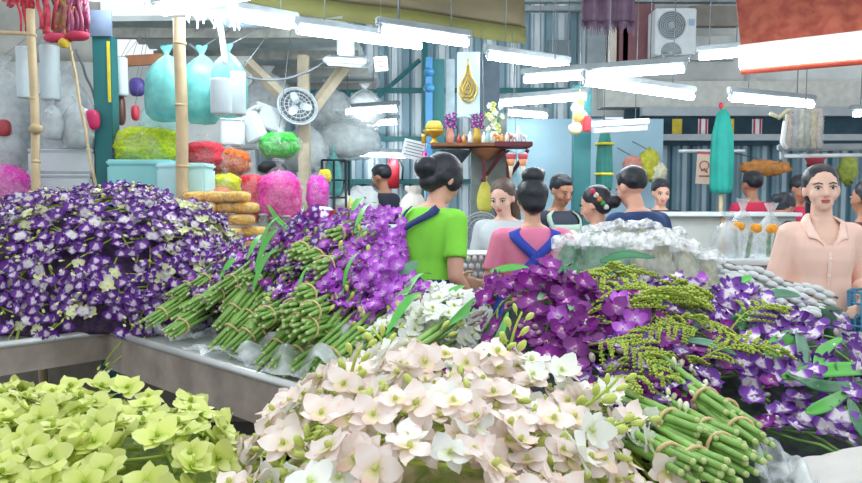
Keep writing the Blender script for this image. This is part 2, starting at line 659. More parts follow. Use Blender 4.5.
# square lamp box and its drooping cable
p = W(346, 60, 5.4)
root = thing('box_lamp', 'square grey lamp box under the stall roof at the end of the drooping cable', 'lamp', p)
b = MB(); b.box(p + Vector((0, 0, 0)), (0.30, 0.24, 0.045), Euler((0.25, 0.06, 0)), 0.012); b.build('shade', GREYM, root)
b = MB(); b.box(p + Vector((0, 0.0, 0.09)), (0.12, 0.1, 0.14), None, 0.01); b.build('mount', GREYM, root)
b = MB(); b.box(p + Vector((0, -0.01, -0.03)), (0.24, 0.18, 0.02), Euler((0.25, 0.06, 0)), 0.004); b.build('glass', mat('lamp_glass', '#cfd9dc', 0.2), root)
cab = []
c0, c1, cm = W(189, 44, 5.0), W(338, 52, 5.4), W(262, 80, 5.2)
for i in range(21):
    t = i / 20
    q = c0.lerp(c1, t); ql = cm.z * 1.0 - (c0.z + c1.z) / 2
    q.z += ql * 4 * t * (1 - t) * 1.0
    cab.append(q)
b = MB(); b.tube(cab, 0.009, 6); tag(b.build('cable', WIRE), 'grey cable drooping from the thick bamboo pole to the square lamp', 'cable')

# ------------------------------------------------------------------ tables
TA = Vector((-1.416, 3.24, 0)); TU = Vector((0.725, -0.688, 0)).normalized(); TW = Vector((0.688, 0.725, 0)).normalized()
TOP = 0.85


def tp(u, w, z=0.0):
    return TA + TU * u + TW * w + Vector((0, 0, z))


def table(name, label, corners, rim_edges, legs, apron=0.11):
    c0 = sum((Vector(c) for c in corners), Vector()) / len(corners)
    root = thing(name, label, 'table', (c0.x, c0.y, 0))
    b = MB()
    n = len(corners)
    k = b.add([(c[0], c[1], TOP - 0.02) for c in corners] + [(c[0], c[1], TOP) for c in corners])
    b.face([k + i for i in reversed(range(n))]); b.face([k + n + i for i in range(n)])
    for i in range(n):
        j = (i + 1) % n
        b.face((k + i, k + j, k + n + j, k + n + i))
    b.build('table_top', STEEL, root, smooth=False)
    for i in rim_edges:
        p, q = Vector(corners[i]), Vector(corners[(i + 1) % n])
        d = (q - p).normalized(); ang = math.atan2(d.y, d.x); M = Matrix.Rotation(ang, 3, 'Z')
        out = Vector((d.y, -d.x, 0))
        mid = (p + q) / 2
        b = MB(); b.box(mid + Vector((0, 0, TOP - apron / 2 - 0.005)) + out * 0.006, ((q - p).length, 0.02, apron), M); b.build('apron', STEEL_DULL, root, smooth=False)
        b = MB(); b.tube([p + out * 0.008 + Vector((0, 0, TOP + 0.004)), q + out * 0.008 + Vector((0, 0, TOP + 0.004))], 0.016, 8); b.build('rim', STEEL, root)
    for x, y in legs:
        b = MB(); b.box((x, y, (TOP - 0.03) / 2), (0.045, 0.045, TOP - 0.03), None, 0.005); b.build('leg', STEEL_DULL, root)
    return root


def lxy(u, w):
    q = tp(u, w); return (q.x, q.y)


table('tray_table', 'steel tray table under the tall purple orchid pile', [tp(0, -1.0), tp(-0.0, 1.2), tp(-1.7, 1.2), tp(-1.7, -1.0)], (0,),
      [lxy(-0.06, -0.9), lxy(-1.6, -0.9), lxy(-1.6, 1.1), lxy(-0.06, 1.1)])
table('long_table', 'long steel table with stained front apron carrying tied orchid bundles', [tp(0.012, 0), tp(2.0, 0), tp(2.0, 1.1), tp(0.012, 1.1)], (0,),
      [lxy(0.1, 0.08), lxy(1.9, 0.08), lxy(1.9, 1.0), lxy(0.1, 1.0)], 0.15)
table('front_table', 'steel table hidden under the nearest pale orchids and mixed purple heap',
      [Vector((-1.4, 0.55, 0)), Vector((2.3, 0.55, 0)), Vector((2.3, 3.25, 0)), Vector((1.38, 3.25, 0)), Vector((0.08, 1.88, 0)), Vector((-0.06, 1.62, 0)), Vector((-1.4, 1.62, 0))], (),
      [(-1.3, 0.65), (2.2, 0.65), (2.2, 3.1), (1.5, 3.1), (-1.3, 1.5)])
# dark crate in the gap between the tables
root = thing('storage_bin', 'dark grey plastic bin standing on the floor in the corner between the steel tables', 'bin', (-1.35, 2.62, 0))
ang = Matrix.Rotation(-0.76, 3, 'Z')
for nm, c, s in (('bottom', (0, 0, 0.02), (0.8, 0.5, 0.04)), ('side', (0.39, 0, 0.28), (0.02, 0.5, 0.52)), ('side', (-0.39, 0, 0.28), (0.02, 0.5, 0.52)),
                 ('side', (0, 0.24, 0.28), (0.8, 0.02, 0.52)), ('side', (0, -0.24, 0.28), (0.8, 0.02, 0.52)), ('rim', (0, 0, 0.545), (0.0, 0.0, 0.0))):
    if nm == 'rim':
        continue
    b = MB(); b.box(Vector((-1.35, 2.62, 0)) + ang @ Vector(c), s, ang, 0.008); b.build(nm, mat('dark_bin', '#3a4046', 0.5), root)

# ------------------------------------------------------------------ flowers: petals, blossoms, buds, leaves
STEM_G = mat('stem_green', '#86b058', 0.5, vary=0.3, scale=14)
STEM_D = mat('stem_deep_green', '#3f7f34', 0.5, vary=0.3, scale=14)
STEM_Y = mat('stem_yellow_green', '#a9bf4a', 0.5, vary=0.25, scale=14)
CUT = mat('pale_cut_end', '#b9c884', 0.6, vary=0.15)
BAND = mat('rubber_band', '#d9b98a', 0.6)
LEAF_M = mat('leaf_green', '#58ad48', 0.4, vary=0.3, scale=7)
LEAF_D = mat('leaf_deep_green', '#2a7044', 0.4, vary=0.3, scale=7)
LEAF_P = mat('leaf_grey_green', '#5f8f72', 0.5, vary=0.3, scale=7)
BUD_Y = mat('bud_yellow_green', '#c3cf6a', 0.5, vary=0.25, scale=30)
BUD_C = mat('bud_cream', '#dfe2bd', 0.5, vary=0.15, scale=30)
BUD_P = mat('bud_purple', '#8a5a9a', 0.5, vary=0.3, scale=30, color2='#b9b98a')

PET = {
    'violet': (petal_mat('petal_violet', [(0, '#f0e8f2'), (0.18, '#dcc8e6'), (0.34, '#74309e'), (1, '#521a80')]),
               petal_mat('lip_violet', [(0, '#f4f0ee'), (0.4, '#d9c0e4'), (0.7, '#561a80'), (1, '#47146c')])),
    'pale_violet': (petal_mat('petal_pale_violet', [(0, '#f0eee4'), (0.5, '#e9e4ec'), (0.75, '#a67cc8'), (1, '#6f3aa8')]),
                    petal_mat('lip_pale_violet', [(0, '#f4f4e4'), (0.5, '#d8c8de'), (1, '#5d2a90')])),
    'cream': (petal_mat('petal_cream', [(0, '#eef0cc'), (0.5, '#dfe2b4'), (1, '#cdd49a')]),
              petal_mat('lip_cream', [(0, '#d9e09a'), (1, '#e9e6c8')])),
    'magenta': (petal_mat('petal_magenta', [(0, '#f0d8f4'), (0.16, '#dca6e8'), (0.4, '#c766dc'), (1, '#b24ccc')]),
                petal_mat('lip_magenta', [(0, '#f4e4f4'), (0.35, '#b04ac8'), (1, '#7c1f9e')])),
    'plum': (petal_mat('petal_plum', [(0, '#dca4d4'), (0.14, '#a2369e'), (0.4, '#84188a'), (1, '#6e1074')]),
             petal_mat('lip_plum', [(0, '#f4dcee'), (0.35, '#98309c'), (1, '#520c6c')])),
    'bicolour': (petal_mat('petal_bicolour', [(0, '#faf6f6'), (0.45, '#f1e8f4'), (0.62, '#9a58c4'), (1, '#642a9c')]),
                 petal_mat('lip_bicolour', [(0, '#fafaf0'), (0.4, '#c49ad8'), (1, '#4a1686')])),
    'white': (petal_mat('petal_white', [(0, '#e6ecc4'), (0.25, '#f7f8f0'), (1, '#f6f8f4')], jitter=0.08),
              petal_mat('lip_white', [(0, '#d6e29a'), (0.5, '#f4f6e4'), (1, '#f8f8f2')], jitter=0.08)),
    'blush': (petal_mat('petal_blush', [(0, '#e2dc9c'), (0.2, '#f5e2d6'), (0.55, '#f8eee8'), (1, '#f5dfd6')], jitter=0.1),
              petal_mat('lip_blush', [(0, '#d2d878'), (0.4, '#f2e2c0'), (1, '#f0c4ba')], jitter=0.1)),
    'lime': (petal_mat('petal_lime', [(0, '#b9cc4c'), (0.35, '#dbe47a'), (1, '#e6ec9a')], jitter=0.14),
             petal_mat('lip_lime', [(0, '#a9c23c'), (0.5, '#d6e07c'), (1, '#e9eeb0')], jitter=0.14)),
}


def add_petal(b, ang, L, Wd, cup, r0=0.04, nl=4, round_=0.75, twist=0.0, z0=0.0, point=0.0):
    ca, sa = math.cos(ang), math.sin(ang)
    rows = []
    for i in range(nl + 1):
        t = i / nl
        w = Wd * (math.sin(PI * min(0.999, (0.12 + 0.86 * t)) ** round_)) ** 0.65 * (1 - point * t * t)
        row = []
        for sx in (-1, 0, 1):
            x = r0 + L * t
            y = sx * w
            z = z0 + cup * (t ** 1.6) + (0.10 * Wd if sx else -0.06 * Wd) * (1 - 0.5 * t) + twist * sx * t * Wd
            row.append(Vector((x * ca - y * sa, x * sa + y * ca, z)))
        rows.append(row)
    n = b.add([q for r in rows for q in r])
    for i in range(nl):
        for j in range(2):
            a = n + i * 3 + j
            t0, t1 = i / nl, (i + 1) / nl
            b.face((a, a + 3, a + 4, a + 1), [(t0, j / 2), (t1, j / 2), (t1, j / 2 + 0.5), (t0, j / 2 + 0.5)])


def blossom_mesh(kind, rnd, open_=1.0, slim=1.0):
    b = MB()
    rnd_ = kind in ('lime', 'blush', 'white')
    c = lambda: rnd.uniform(-0.08, 0.1) + 0.30 * (1 - open_)
    b.cur = 0
    j = lambda: rnd.uniform(-0.12, 0.12)
    for a in (90, 214, 326):                                        # sepals
        add_petal(b, math.radians(a) + j(), 0.44 * slim, 0.175 if rnd_ else 0.15, c() - 0.03, round_=0.95 if rnd_ else 0.8, twist=rnd.uniform(-.3, .3), point=0.1 if rnd_ else 0.35)
    for a in (22, 158):                                             # broad petals
        add_petal(b, math.radians(a) + j(), 0.46, 0.235, c() + 0.05, round_=1.0, twist=rnd.uniform(-.35, .35), z0=0.02)
    b.cur = 1                                                       # lip and column
    add_petal(b, math.radians(270) + j(), 0.34, 0.16, 0.14, r0=0.0, round_=1.15, z0=0.05)
    n0 = len(b.f)
    b.ellipsoid((0, 0.02, 0.08), (0.05, 0.07, 0.09), 6, 4)
    for i in range(n0, len(b.f)):
        b.uv[i] = [(0.02, 0.5)] * len(b.f[i])
    return b.mesh('blossom', PET[kind])


BLOSSOM = {}
for k in PET:
    rr = random.Random(hash(k) % 1000 if False else sum(map(ord, k)))
    BLOSSOM[k] = [blossom_mesh(k, rr, o, s) for o, s in ((1, 1), (1, 1.1), (0.75, 1), (0.4, 0.95), (1.1, 0.9))]


def bud_mesh(m, plump=0.42):
    b = MB()
    b.ellipsoid((0, 0, 0.5), (plump * 0.62, plump * 0.5, 0.5), 7, 6, fn=lambda q: 1 - 0.28 * max(0, q.z))
    b.tube([(0, 0, 0.06), (0.03, 0, -0.22)], 0.05, 5)
    return b.mesh('bud', m)


BUD = {'yellow': bud_mesh(BUD_Y), 'cream': bud_mesh(BUD_C), 'purple': bud_mesh(BUD_P)}


def frame(zdir, roll=0.0):
    z = Vector(zdir).normalized()
    x = Vector((0, 0, 1)).cross(z)
    x = x.normalized() if x.length > 1e-4 else Vector((1, 0, 0))
    y = z.cross(x)
    return (Matrix((x, y, z)).transposed() @ Matrix.Rotation(roll, 3, 'Z'))


def put(name, me, root, p, zdir, roll, sc):
    o = bpy.data.objects.new(name, me)
    COL.objects.link(o)
    o.parent = root
    m = frame(zdir, roll).to_4x4()
    o.matrix_basis = Matrix.Translation(Vector(p) - root.location) @ m @ Matrix.Scale(sc, 4)
    return o


def rv(rnd, a=1.0):
    return Vector((rnd.uniform(-a, a), rnd.uniform(-a, a), rnd.uniform(-a, a)))


class Field:
    """A heap seen as a height over the floor plan."""

    def __init__(s, H):
        s.H = H

    def at(s, p):
        x, y = p[0], p[1]
        e = 0.02
        z = s.H(x, y)
        n = Vector((-(s.H(x + e, y) - s.H(x - e, y)) / (2 * e), -(s.H(x, y + e) - s.H(x, y - e)) / (2 * e), 1))
        return Vector((x, y, z)), n.normalized()


class Mound:
    """A steep heap: a lumpy half ellipsoid."""

    def __init__(s, c, r, lump=0.06):
        s.c, s.r, s.lump = Vector(c), r, lump

    def pt(s, d):
        d = d.normalized()
        rx = s.r[0] if d.x > 0 else s.r[3]
        k = 1 + s.lump * noise.noise(d * 3.1)
        return s.c + Vector((d.x * rx, d.y * s.r[1], d.z * s.r[2])) * k

    def at(s, p):
        q = Vector(p) - s.c
        rx = s.r[0] if q.x > 0 else s.r[3]
        d = Vector((q.x / rx, q.y / s.r[1], q.z / s.r[2])).normalized()
        n = Vector((d.x / rx, d.y / s.r[1], d.z / s.r[2])).normalized()
        return s.pt(d), n


def spray(surf, p0, tdir, n, kinds, rnd, label, group, size=0.055, step=0.045, lift=(0.0, 0.03), buds=2, bud='yellow',
          face=(0, 0, 0), stem_m=None, jit=0.45, ok=None, name=None):
    """An orchid stalk lying on a heap: stem, open blossoms along it, buds at its tip."""
    q0, n0 = surf.at(p0)
    root = thing(name or kinds[0] + '_orchid_spray', label, 'orchid', q0, group)
    t = Vector(tdir)
    path = []
    bs = []
    p = q0
    for i in range(n + buds):
        q, nn = surf.at(p)
        path.append(q - nn * 0.012)
        side = nn.cross(t)
        side = side.normalized() if side.length > 1e-6 else Vector((1, 0, 0))
        sgn = 1 if i % 2 else -1
        if i < n:
            c, n2 = surf.at(q + side * sgn * size * rnd.uniform(0.25, 0.55))
            fd = n2 + Vector(face) + rv(rnd, jit)
            c = c + n2 * rnd.uniform(*lift)
            if ok is None or ok(c):
                bs.append(('blossom', BLOSSOM[rnd.choice(kinds)][rnd.choice((0, 0, 1, 2, 3, 4))], c, fd, rnd.uniform(-0.7, 0.7), size * rnd.uniform(0.9, 1.2)))
        else:
            c = q + nn * rnd.uniform(0.0, 0.03) + side * sgn * 0.012
            bs.append(('bud', BUD[bud], c, t.normalized() + nn * 0.8 + rv(rnd, 0.3), rnd.uniform(0, 6), size * rnd.uniform(0.38, 0.55)))
        t = (t + rv(rnd, 0.12) * t.length)
        t -= nn * t.dot(nn)
        t = t.normalized() * step
        p = q + t * (1.0 if i < n else 0.6)
    b = MB()
    b.tube(path, 0.0035, 5)
    b.build('stem', stem_m or STEM_G, root)
    for a in bs:
        put(a[0], a[1], root, *a[2:])
    return root


def copy_tree(o, parent=None):
    c = o.copy()
    COL.objects.link(c)
    if parent is not None:
        c.parent = parent
    for ch in o.children:
        copy_tree(ch, c)
    return c


# a tied bunch, built lying along +X with its cut ends at the origin and up = +Z
def bunch_proto(kinds, rnd, nst=9, Ls=0.30, Lb=0.30, nb=18, size=0.062, rad=0.028, spread=0.10, stem_m=None, bud='yellow', nbud=5, leaf=1, name='orchid_bundle'):
    root = thing(name, 'tied orchid bundle', 'orchid bundle')
    for k in range(nst):
        a = 2.4 * k
        r = rad * math.sqrt((k + 0.5) / nst)
        y, z = r * math.cos(a), r * math.sin(a)
        x0 = rnd.uniform(-0.025, 0.02)
        L = Ls + rnd.uniform(0.0, 0.12)
        path = [(x0, y * 1.15, z * 1.15 + rad), (0.09, y * 0.95, z * 0.95 + rad), (L * 0.65, y * 1.2, z * 1.2 + rad), (L + 0.06, y * 2.0, z * 1.8 + rad)]
        b = MB()
        rr = rnd.uniform(0.0075, 0.0095)
        b.tube(path, [rr * 0.75, rr * 1.05, rr * 0.95, rr * 0.6], 6)
        b.cur = 1
        b.ellipsoid((x0, y * 1.15, z * 1.15 + rad), (0.006, rr * 0.8, rr * 0.8), 6, 4)
        b.build('stem', [stem_m or STEM_G, CUT], root)
    b = MB()
    b.tube([(0.085, math.cos(t) * (rad + 0.007), math.sin(t) * (rad + 0.007) + rad) for t in [2 * PI * k / 16 for k in range(17)]], 0.004, 5)
    b.build('rubber_band', BAND, root)
    for k in range(nb):
        t = (k + rnd.random()) / nb
        a = rnd.uniform(-0.35, PI + 0.35)
        r = spread * (0.55 + 0.45 * math.sin(PI * clamp(t * 0.9 + 0.1))) * rnd.uniform(0.75, 1.05)
        y, z = math.cos(a) * r, math.sin(a) * r * 0.85
        put('blossom', BLOSSOM[rnd.choice(kinds)][rnd.choice((0, 0, 1, 2, 4))], root, (Ls + Lb * t, y, z + rad),
            Vector((-0.25, math.cos(a), math.sin(a) + 0.25)) + rv(rnd, 0.35), rnd.uniform(-0.7, 0.7), size * rnd.uniform(0.9, 1.15))
    for k in range(nbud):
        a = rnd.uniform(0, PI)
        put('bud', BUD[bud], root, (Ls + rnd.uniform(-0.04, 0.06), math.cos(a) * spread * 0.5, math.sin(a) * spread * 0.5 + rad), Vector((0.5, math.cos(a), math.sin(a))), rnd.uniform(0, 6), size * 0.5)
    for k in range(leaf):
        a = rnd.uniform(0.9, 2.2)
        b = MB()
        c, s_ = math.cos(a), math.sin(a)
        def lf(u, v):
            w = 0.015 * math.sin(PI * (0.08 + 0.9 * u)) * (v - 0.5) * 2
            r = 0.05 + 0.07 * math.sin(2.2 * u)
            return Vector((Ls * 0.95 + 0.20 * u, c * r - s_ * w, s_ * r + c * w + rad + 0.006 * abs(v - 0.5)))
        b.sheet(lf, 8, 2)
        b.build('leaf', LEAF_M, root)
    return root


def set_axis(o, p, axis, up=(0, 0, 1), sc=1.0, roll=0.0):
    x = Vector(axis).normalized()
    y = Vector(up).cross(x).normalized()
    z = x.cross(y)
    M = Matrix((x, y, z)).transposed() @ Matrix.Rotation(roll, 3, 'X')
    o.matrix_basis = Matrix.Translation(Vector(p)) @ M.to_4x4() @ Matrix.Scale(sc, 4)


class Stock:
    def __init__(s, protos):
        s.p, s.used = protos, set()

    def take(s, i):
        i %= len(s.p)
        if i in s.used:
            return copy_tree(s.p[i])
        s.used.add(i)
        return s.p[i]

    def finish(s):
        for i, p in enumerate(s.p):
            if i not in s.used:
                for c in list(p.children):
                    bpy.data.objects.remove(c)
                bpy.data.objects.remove(p)


ORD = ['first', 'second', 'third', 'fourth', 'fifth', 'sixth', 'seventh', 'eighth', 'ninth', 'tenth', 'eleventh', 'twelfth', 'thirteenth', 'fourteenth', 'fifteenth', 'sixteenth']

# ------------------------------------------------------------------ tall violet pile on the steel tray
rnd = random.Random(11)
PILE = Mound((-1.56, 3.66, 0.80), (0.72, 0.60, 0.67, 1.05), 0.07)
b = MB()
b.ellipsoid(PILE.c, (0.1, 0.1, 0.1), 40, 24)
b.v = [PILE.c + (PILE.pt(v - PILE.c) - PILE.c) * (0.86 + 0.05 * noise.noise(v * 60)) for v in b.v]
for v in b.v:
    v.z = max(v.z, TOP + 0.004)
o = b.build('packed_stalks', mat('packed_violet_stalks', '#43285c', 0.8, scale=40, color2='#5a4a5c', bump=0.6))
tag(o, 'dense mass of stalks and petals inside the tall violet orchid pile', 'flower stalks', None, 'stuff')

cells = []
for i in range(4000):
    d = Vector((rnd.uniform(-1, 1), rnd.uniform(-1, 0.55), rnd.uniform(0.02, 1)))
    if 0.2 < d.length < 1:
        cells.append(d.normalized())
chosen = []
for d in cells:
    if all((d - e).length > 0.094 for e in chosen):
        chosen.append(d)
for d in chosen:
    q = PILE.pt(d)
    if q.z < TOP + 0.05:
        continue
    h = (q.z - TOP) / 0.6
    right = q.x > -1.12
    if h > 0.68:
        lab = 'violet and white orchid stalk on the crest of the tall pile on the tray'
    elif h < 0.25:
        lab = 'violet and white orchid stalk low in the tall pile along the tray edge'
    elif right:
        lab = 'violet orchid stalk with cream buds on the pile flank beside the yellow packets'
    else:
        lab = 'violet and white orchid stalk in the middle face of the tall pile'
    kinds = ['violet'] * 9 + ['pale_violet'] * 2 + ['cream']
    if right:
        kinds += ['cream'] * 2
    n_ = Vector((d.x, d.y, d.z))
    tdir = Vector((rnd.uniform(-1, 1), rnd.uniform(-.5, .3), rnd.uniform(-0.8, 0.5))).normalized() * 0.042
    spray(PILE, q, tdir, rnd.randint(6, 8), kinds, rnd, lab, lab, 0.060, 0.043, (-0.02, 0.04), 2, 'cream' if rnd.random() < 0.6 else 'yellow', (0, -0.15, 0.0), STEM_Y,
          ok=lambda c: c.z > TOP + 0.015)
rx = rnd
# ------------------------------------------------------------------ lime orchids, nearest
rnd = random.Random(5)


def H_lime(x, y):
    z = 1.03 + 0.02 * noise.noise(Vector((x * 5, y * 5, 1.3)))
    edge = -0.36 - 0.30 * clamp((y - 1.22) / 0.45) ** 1.6
    z -= 0.22 * smooth01((x - edge + 0.02) / 0.16)
    z -= 0.22 * smooth01((y - 1.47) / 0.14)
    z -= 0.05 * smooth01((1.2 - y) / 0.4)
    return z


def H_blush(x, y):
    r = math.hypot((x - 0.02) / (0.29 if x < 0.02 else 0.24 + 0.12 * smooth01((y - 1.0) / 0.4)), (y - 1.28) / 0.52)
    z = 1.0 + 0.13 * (1 - r * r) if r < 1 else 1.0 - 0.35 * (r - 1)
    z -= 0.11 * smooth01((y - 1.30) / 0.30) * smooth01((x + 0.16) / 0.18)
    return max(0.87, z + 0.03 * noise.noise(Vector((x * 6, y * 6, 4.1))))


def core(H, x0, x1, y0, y1, name, m, label, drop=0.05, nx=40, ny=40):
    b = MB()
    b.sheet(lambda u, v: (x0 + (x1 - x0) * u, y0 + (y1 - y0) * v,
                          max(TOP + 0.004, H(x0 + (x1 - x0) * u, y0 + (y1 - y0) * v) - drop + 0.02 * noise.noise(Vector((u * 30, v * 30, 0))))), nx, ny)
    o = b.build(name, m)
    tag(o, label, 'flower stalks', None, 'stuff')
    return o


core(H_lime, -1.3, -0.1, 0.6, 1.7, 'packed_stalks', mat('packed_lime_stalks', '#5f7a2c', 0.8, scale=40, color2='#8a9a3c', bump=0.6), 'dense mass of green stalks inside the lime orchid heap')
core(H_blush, -0.42, 0.5, 0.65, 1.85, 'packed_stalks', mat('packed_blush_stalks', '#8a9a4c', 0.8, scale=40, color2='#c2b48a', bump=0.6), 'dense mass of stalks inside the blush orchid heap')


def scatter(rnd, n, x0, x1, y0, y1, sep, ok):
    out = []
    for i in range(n):
        p = Vector((rnd.uniform(x0, x1), rnd.uniform(y0, y1), 0))
        if ok(p.x, p.y) and all((p - q).length > sep for q in out):
            out.append(p)
    return out


FL = Field(H_lime)
for p in scatter(rnd, 1500, -1.15, -0.26, 0.88, 1.62, 0.066, lambda x, y: H_lime(x, y) > 0.9):
    back = p.y > 1.42
    lab = ('lime green orchid stalk along the far edge of the nearest heap' if back else
           'lime green orchid stalk by the blush orchids in the nearest heap' if p.x > -0.48 else 'lime green orchid stalk in the front of the nearest heap')
    a = rnd.uniform(0, 2 * PI)
    spray(FL, p, Vector((math.cos(a), math.sin(a), 0)) * 0.045, rnd.randint(5, 6), ['lime'], rnd, lab, lab, 0.064, 0.043, (0.0, 0.045), 2, 'yellow', (0, -0.25, 0.0), STEM_Y, 0.55,
          ok=lambda c: H_lime(c.x, c.y) > 0.9)
# ------------------------------------------------------------------ blush orchids in the middle
rnd = random.Random(9)
FB = Field(H_blush)
for p in scatter(rnd, 1500, -0.33, 0.42, 0.86, 1.72, 0.054, lambda x, y: math.hypot((x - 0.02) / (0.28 if x < 0.02 else 0.23 + 0.12 * smooth01((y - 1.0) / 0.4)), (y - 1.28) / 0.48) < 1):
    lab = ('blush white orchid stalk at the far end of the blush heap' if p.y > 1.48 else
           'blush white orchid stalk with green buds beside the cut purple bunches' if p.x > 0.2 else
           'blush pink orchid stalk beside the lime orchids' if p.x < -0.12 else 'blush pink orchid stalk in the front middle heap')
    a = rnd.uniform(0, 2 * PI)
    kinds = ['blush'] * 5 + ['white'] * (2 if p.y > 1.3 else 1)
    spray(FB, p, Vector((math.cos(a), math.sin(a), 0)) * 0.045, rnd.randint(4, 6), kinds, rnd, lab, lab, 0.064, 0.044, (-0.01, 0.06), 5, 'yellow', (0, -0.3, 0.0), STEM_Y, 0.7)

# thin stalks of green buds standing out of the blush heap


def bud_stalk(a, mid, tip, y, label, n=6, big=1.0):
    pa, pm, pt = W(a[0], a[1], y), W(mid[0], mid[1], y - 0.02), W(tip[0], tip[1], y)
    root = thing('bud_stalk', label, 'bud stalk', pa)
    cur = lambda t: pa * (1 - t) ** 2 + pm * 2 * t * (1 - t) + pt * t * t
    b = MB(); b.tube([cur(t / 10) for t in range(11)], [0.0042 - 0.0002 * t for t in range(11)], 6); b.build('stem', STEM_Y, root)
    for k in range(n):
        t = 0.35 + 0.65 * k / (n - 1)
        d = (cur(min(1, t + 0.05)) - cur(t - 0.05)).normalized()
        put('bud', BUD['yellow'], root, cur(t) + Vector((0.012 * (1 if k % 2 else -1), -0.008, 0)), d + Vector((0.7 * (1 if k % 2 else -1), -0.4, 0.1)), k, (0.040 - 0.018 * t) * big)


bud_stalk((352, 420), (345, 372), (362, 345), 1.30, 'green bud stalk arching up from the blush heap nearest the white bunches')
bud_stalk((510, 385), (505, 345), (522, 312), 1.40, 'green bud stalk rising highest from the far end of the blush heap', 7)
bud_stalk((488, 392), (478, 362), (508, 340), 1.38, 'short green bud stalk crossing at the far end of the blush heap', 5)
bud_stalk((560, 420), (600, 400), (618, 378), 1.22, 'green bud stalk bending toward the golden sprigs', 6)
bud_stalk((575, 450), (600, 425), (640, 418), 1.15, 'green bud stalk lying toward the cut green stems', 6)
bud_stalk((330, 470), (300, 452), (322, 430), 1.08, 'green bud stalk low at the blush heap corner next to the lime orchids', 6)
bud_stalk((455, 430), (470, 405), (510, 400), 1.15, 'green bud stalk lying across the middle of the blush heap', 6, 1.1)
bud_stalk((400, 372), (385, 340), (372, 330), 1.45, 'green bud stalk leaning over the white bunches', 5)

# ------------------------------------------------------------------ tied bunches on the long table
rnd = random.Random(21)
MAG = Stock([bunch_proto(['magenta'], rnd, 8, 0.26, 0.26, 24, 0.064, 0.030, 0.105, leaf=(i == 0)) for i in range(3)])
DIM = Stock([bunch_proto(['violet', 'violet', 'plum', 'magenta', 'violet', 'bicolour'], rnd, 9, 0.25, 0.30, 26, 0.054, 0.027, 0.10, bud='cream', leaf=(i == 0)) for i in range(3)])
WHT = Stock([bunch_proto(['white'], rnd, 8, 0.22, 0.24, 40, 0.068, 0.030, 0.10, bud='yellow') for i in range(2)])

# cut end in the picture, its distance, step toward the blossoms in the picture, name of the patch
PATCH = []
for k, (x, y, d) in enumerate(((222, 352, 2.78), (236, 362, 2.70), (248, 352, 2.75), (226, 330, 2.86), (240, 336, 2.82), (254, 334, 2.80), (232, 312, 2.93), (246, 316, 2.90), (262, 312, 2.86))):
    PATCH.append((x, y, d, 52, -58, DIM, 'dusky violet', 'stem patch nearest the tray', k))
for k, (x, y, d) in enumerate(((268, 374, 2.47), (284, 384, 2.40), (302, 384, 2.38), (320, 380, 2.36), (276, 356, 2.55), (294, 362, 2.50), (312, 360, 2.48))):
    PATCH.append((x, y, d, 50, -46, MAG, 'magenta', 'stem patch along the table edge', k))
for k, (x, y, d) in enumerate(((322, 304, 2.70), (336, 306, 2.66), (352, 304, 2.64), (326, 288, 2.78), (342, 290, 2.74), (358, 284, 2.72), (338, 272, 2.84))):
    PATCH.append((x - 14, y + 6, d, 24, -18, MAG, 'magenta', 'uppermost stem patch', k))
for x, y, d, dx, dy, st, col, where, k in PATCH:
    o = st.take(k)
    p, q = W(x, y, d), W(x + dx + rnd.uniform(-8, 8), y + dy + rnd.uniform(-6, 6), d + 0.17)
    p.z = max(p.z, TOP + 0.012)
    set_axis(o, p, q - p, (0, 0, 1), 1.0, rnd.uniform(-0.4, 0.4))
    tag(o, '%s orchid bunch, cut stems showing, %s in the %s' % (col, ORD[k], where), 'orchid bunch', 'tied orchid bunches on the long table')
# bunches lying deeper, of which only the blossoms show
DEEP = [(285, 300, 2.95, DIM), (300, 275, 3.0, DIM), (262, 280, 3.05, DIM), (318, 262, 3.1, DIM), (290, 258, 3.15, DIM), (352, 250, 3.05, MAG), (375, 238, 3.1, MAG), (360, 262, 2.95, MAG), (310, 322, 2.6, MAG), (335, 330, 2.5, MAG),
        (352, 318, 2.5, MAG), (362, 270, 2.8, MAG), (345, 235 + 20, 2.95, MAG), (350, 300, 2.62, MAG), (330, 315, 2.56, MAG), (348, 335, 2.45, MAG)]
for k, (x, y, d, st) in enumerate(DEEP):
    o = st.take(k)
    x -= 34 if st is MAG else 0
    p, q = W(x, y, d), W(x + 20, y - 8, d + 0.24)
    ax = (q - p).normalized()
    set_axis(o, p - ax * 0.16, ax, (0, 0, 1), 1.0, rnd.uniform(-0.5, 0.5))
    lab = 'magenta orchid bunch showing only its blossoms behind the cut stems' if st is MAG else 'dusky violet orchid bunch showing only its blossoms behind the cut stems'
    tag(o, lab, 'orchid bunch', lab)
# lone bunch beside the tray, cut ends toward the tray
o = DIM.take(1); set_axis(o, W(150, 328, 3.0), W(205, 292, 3.3) - W(150, 328, 3.0), (0, 0, 1), 0.9)
tag(o, 'small dusky orchid bunch lying alone at the foot of the tall violet pile', 'orchid bunch', 'tied orchid bunches on the long table')
for k, (x, y, d) in enumerate(((185, 328, 3.0), (195, 316, 3.1), (180, 306, 3.2), (205, 304, 3.15), (192, 290, 3.25), (222, 296, 3.15), (238, 284, 3.2), (212, 282, 3.3))):
    o = DIM.take(k)
    p, q = W(x, y, d), W(x + 32, y - 22, d + 0.25)
    ax = (q - p).normalized()
    set_axis(o, p - ax * 0.12, ax, (0, 0, 1), 0.95, rnd.uniform(-0.5, 0.5))
    lab = 'dusky violet orchid bunch between the tall pile and the first cut stems'
    tag(o, lab, 'orchid bunch', lab)
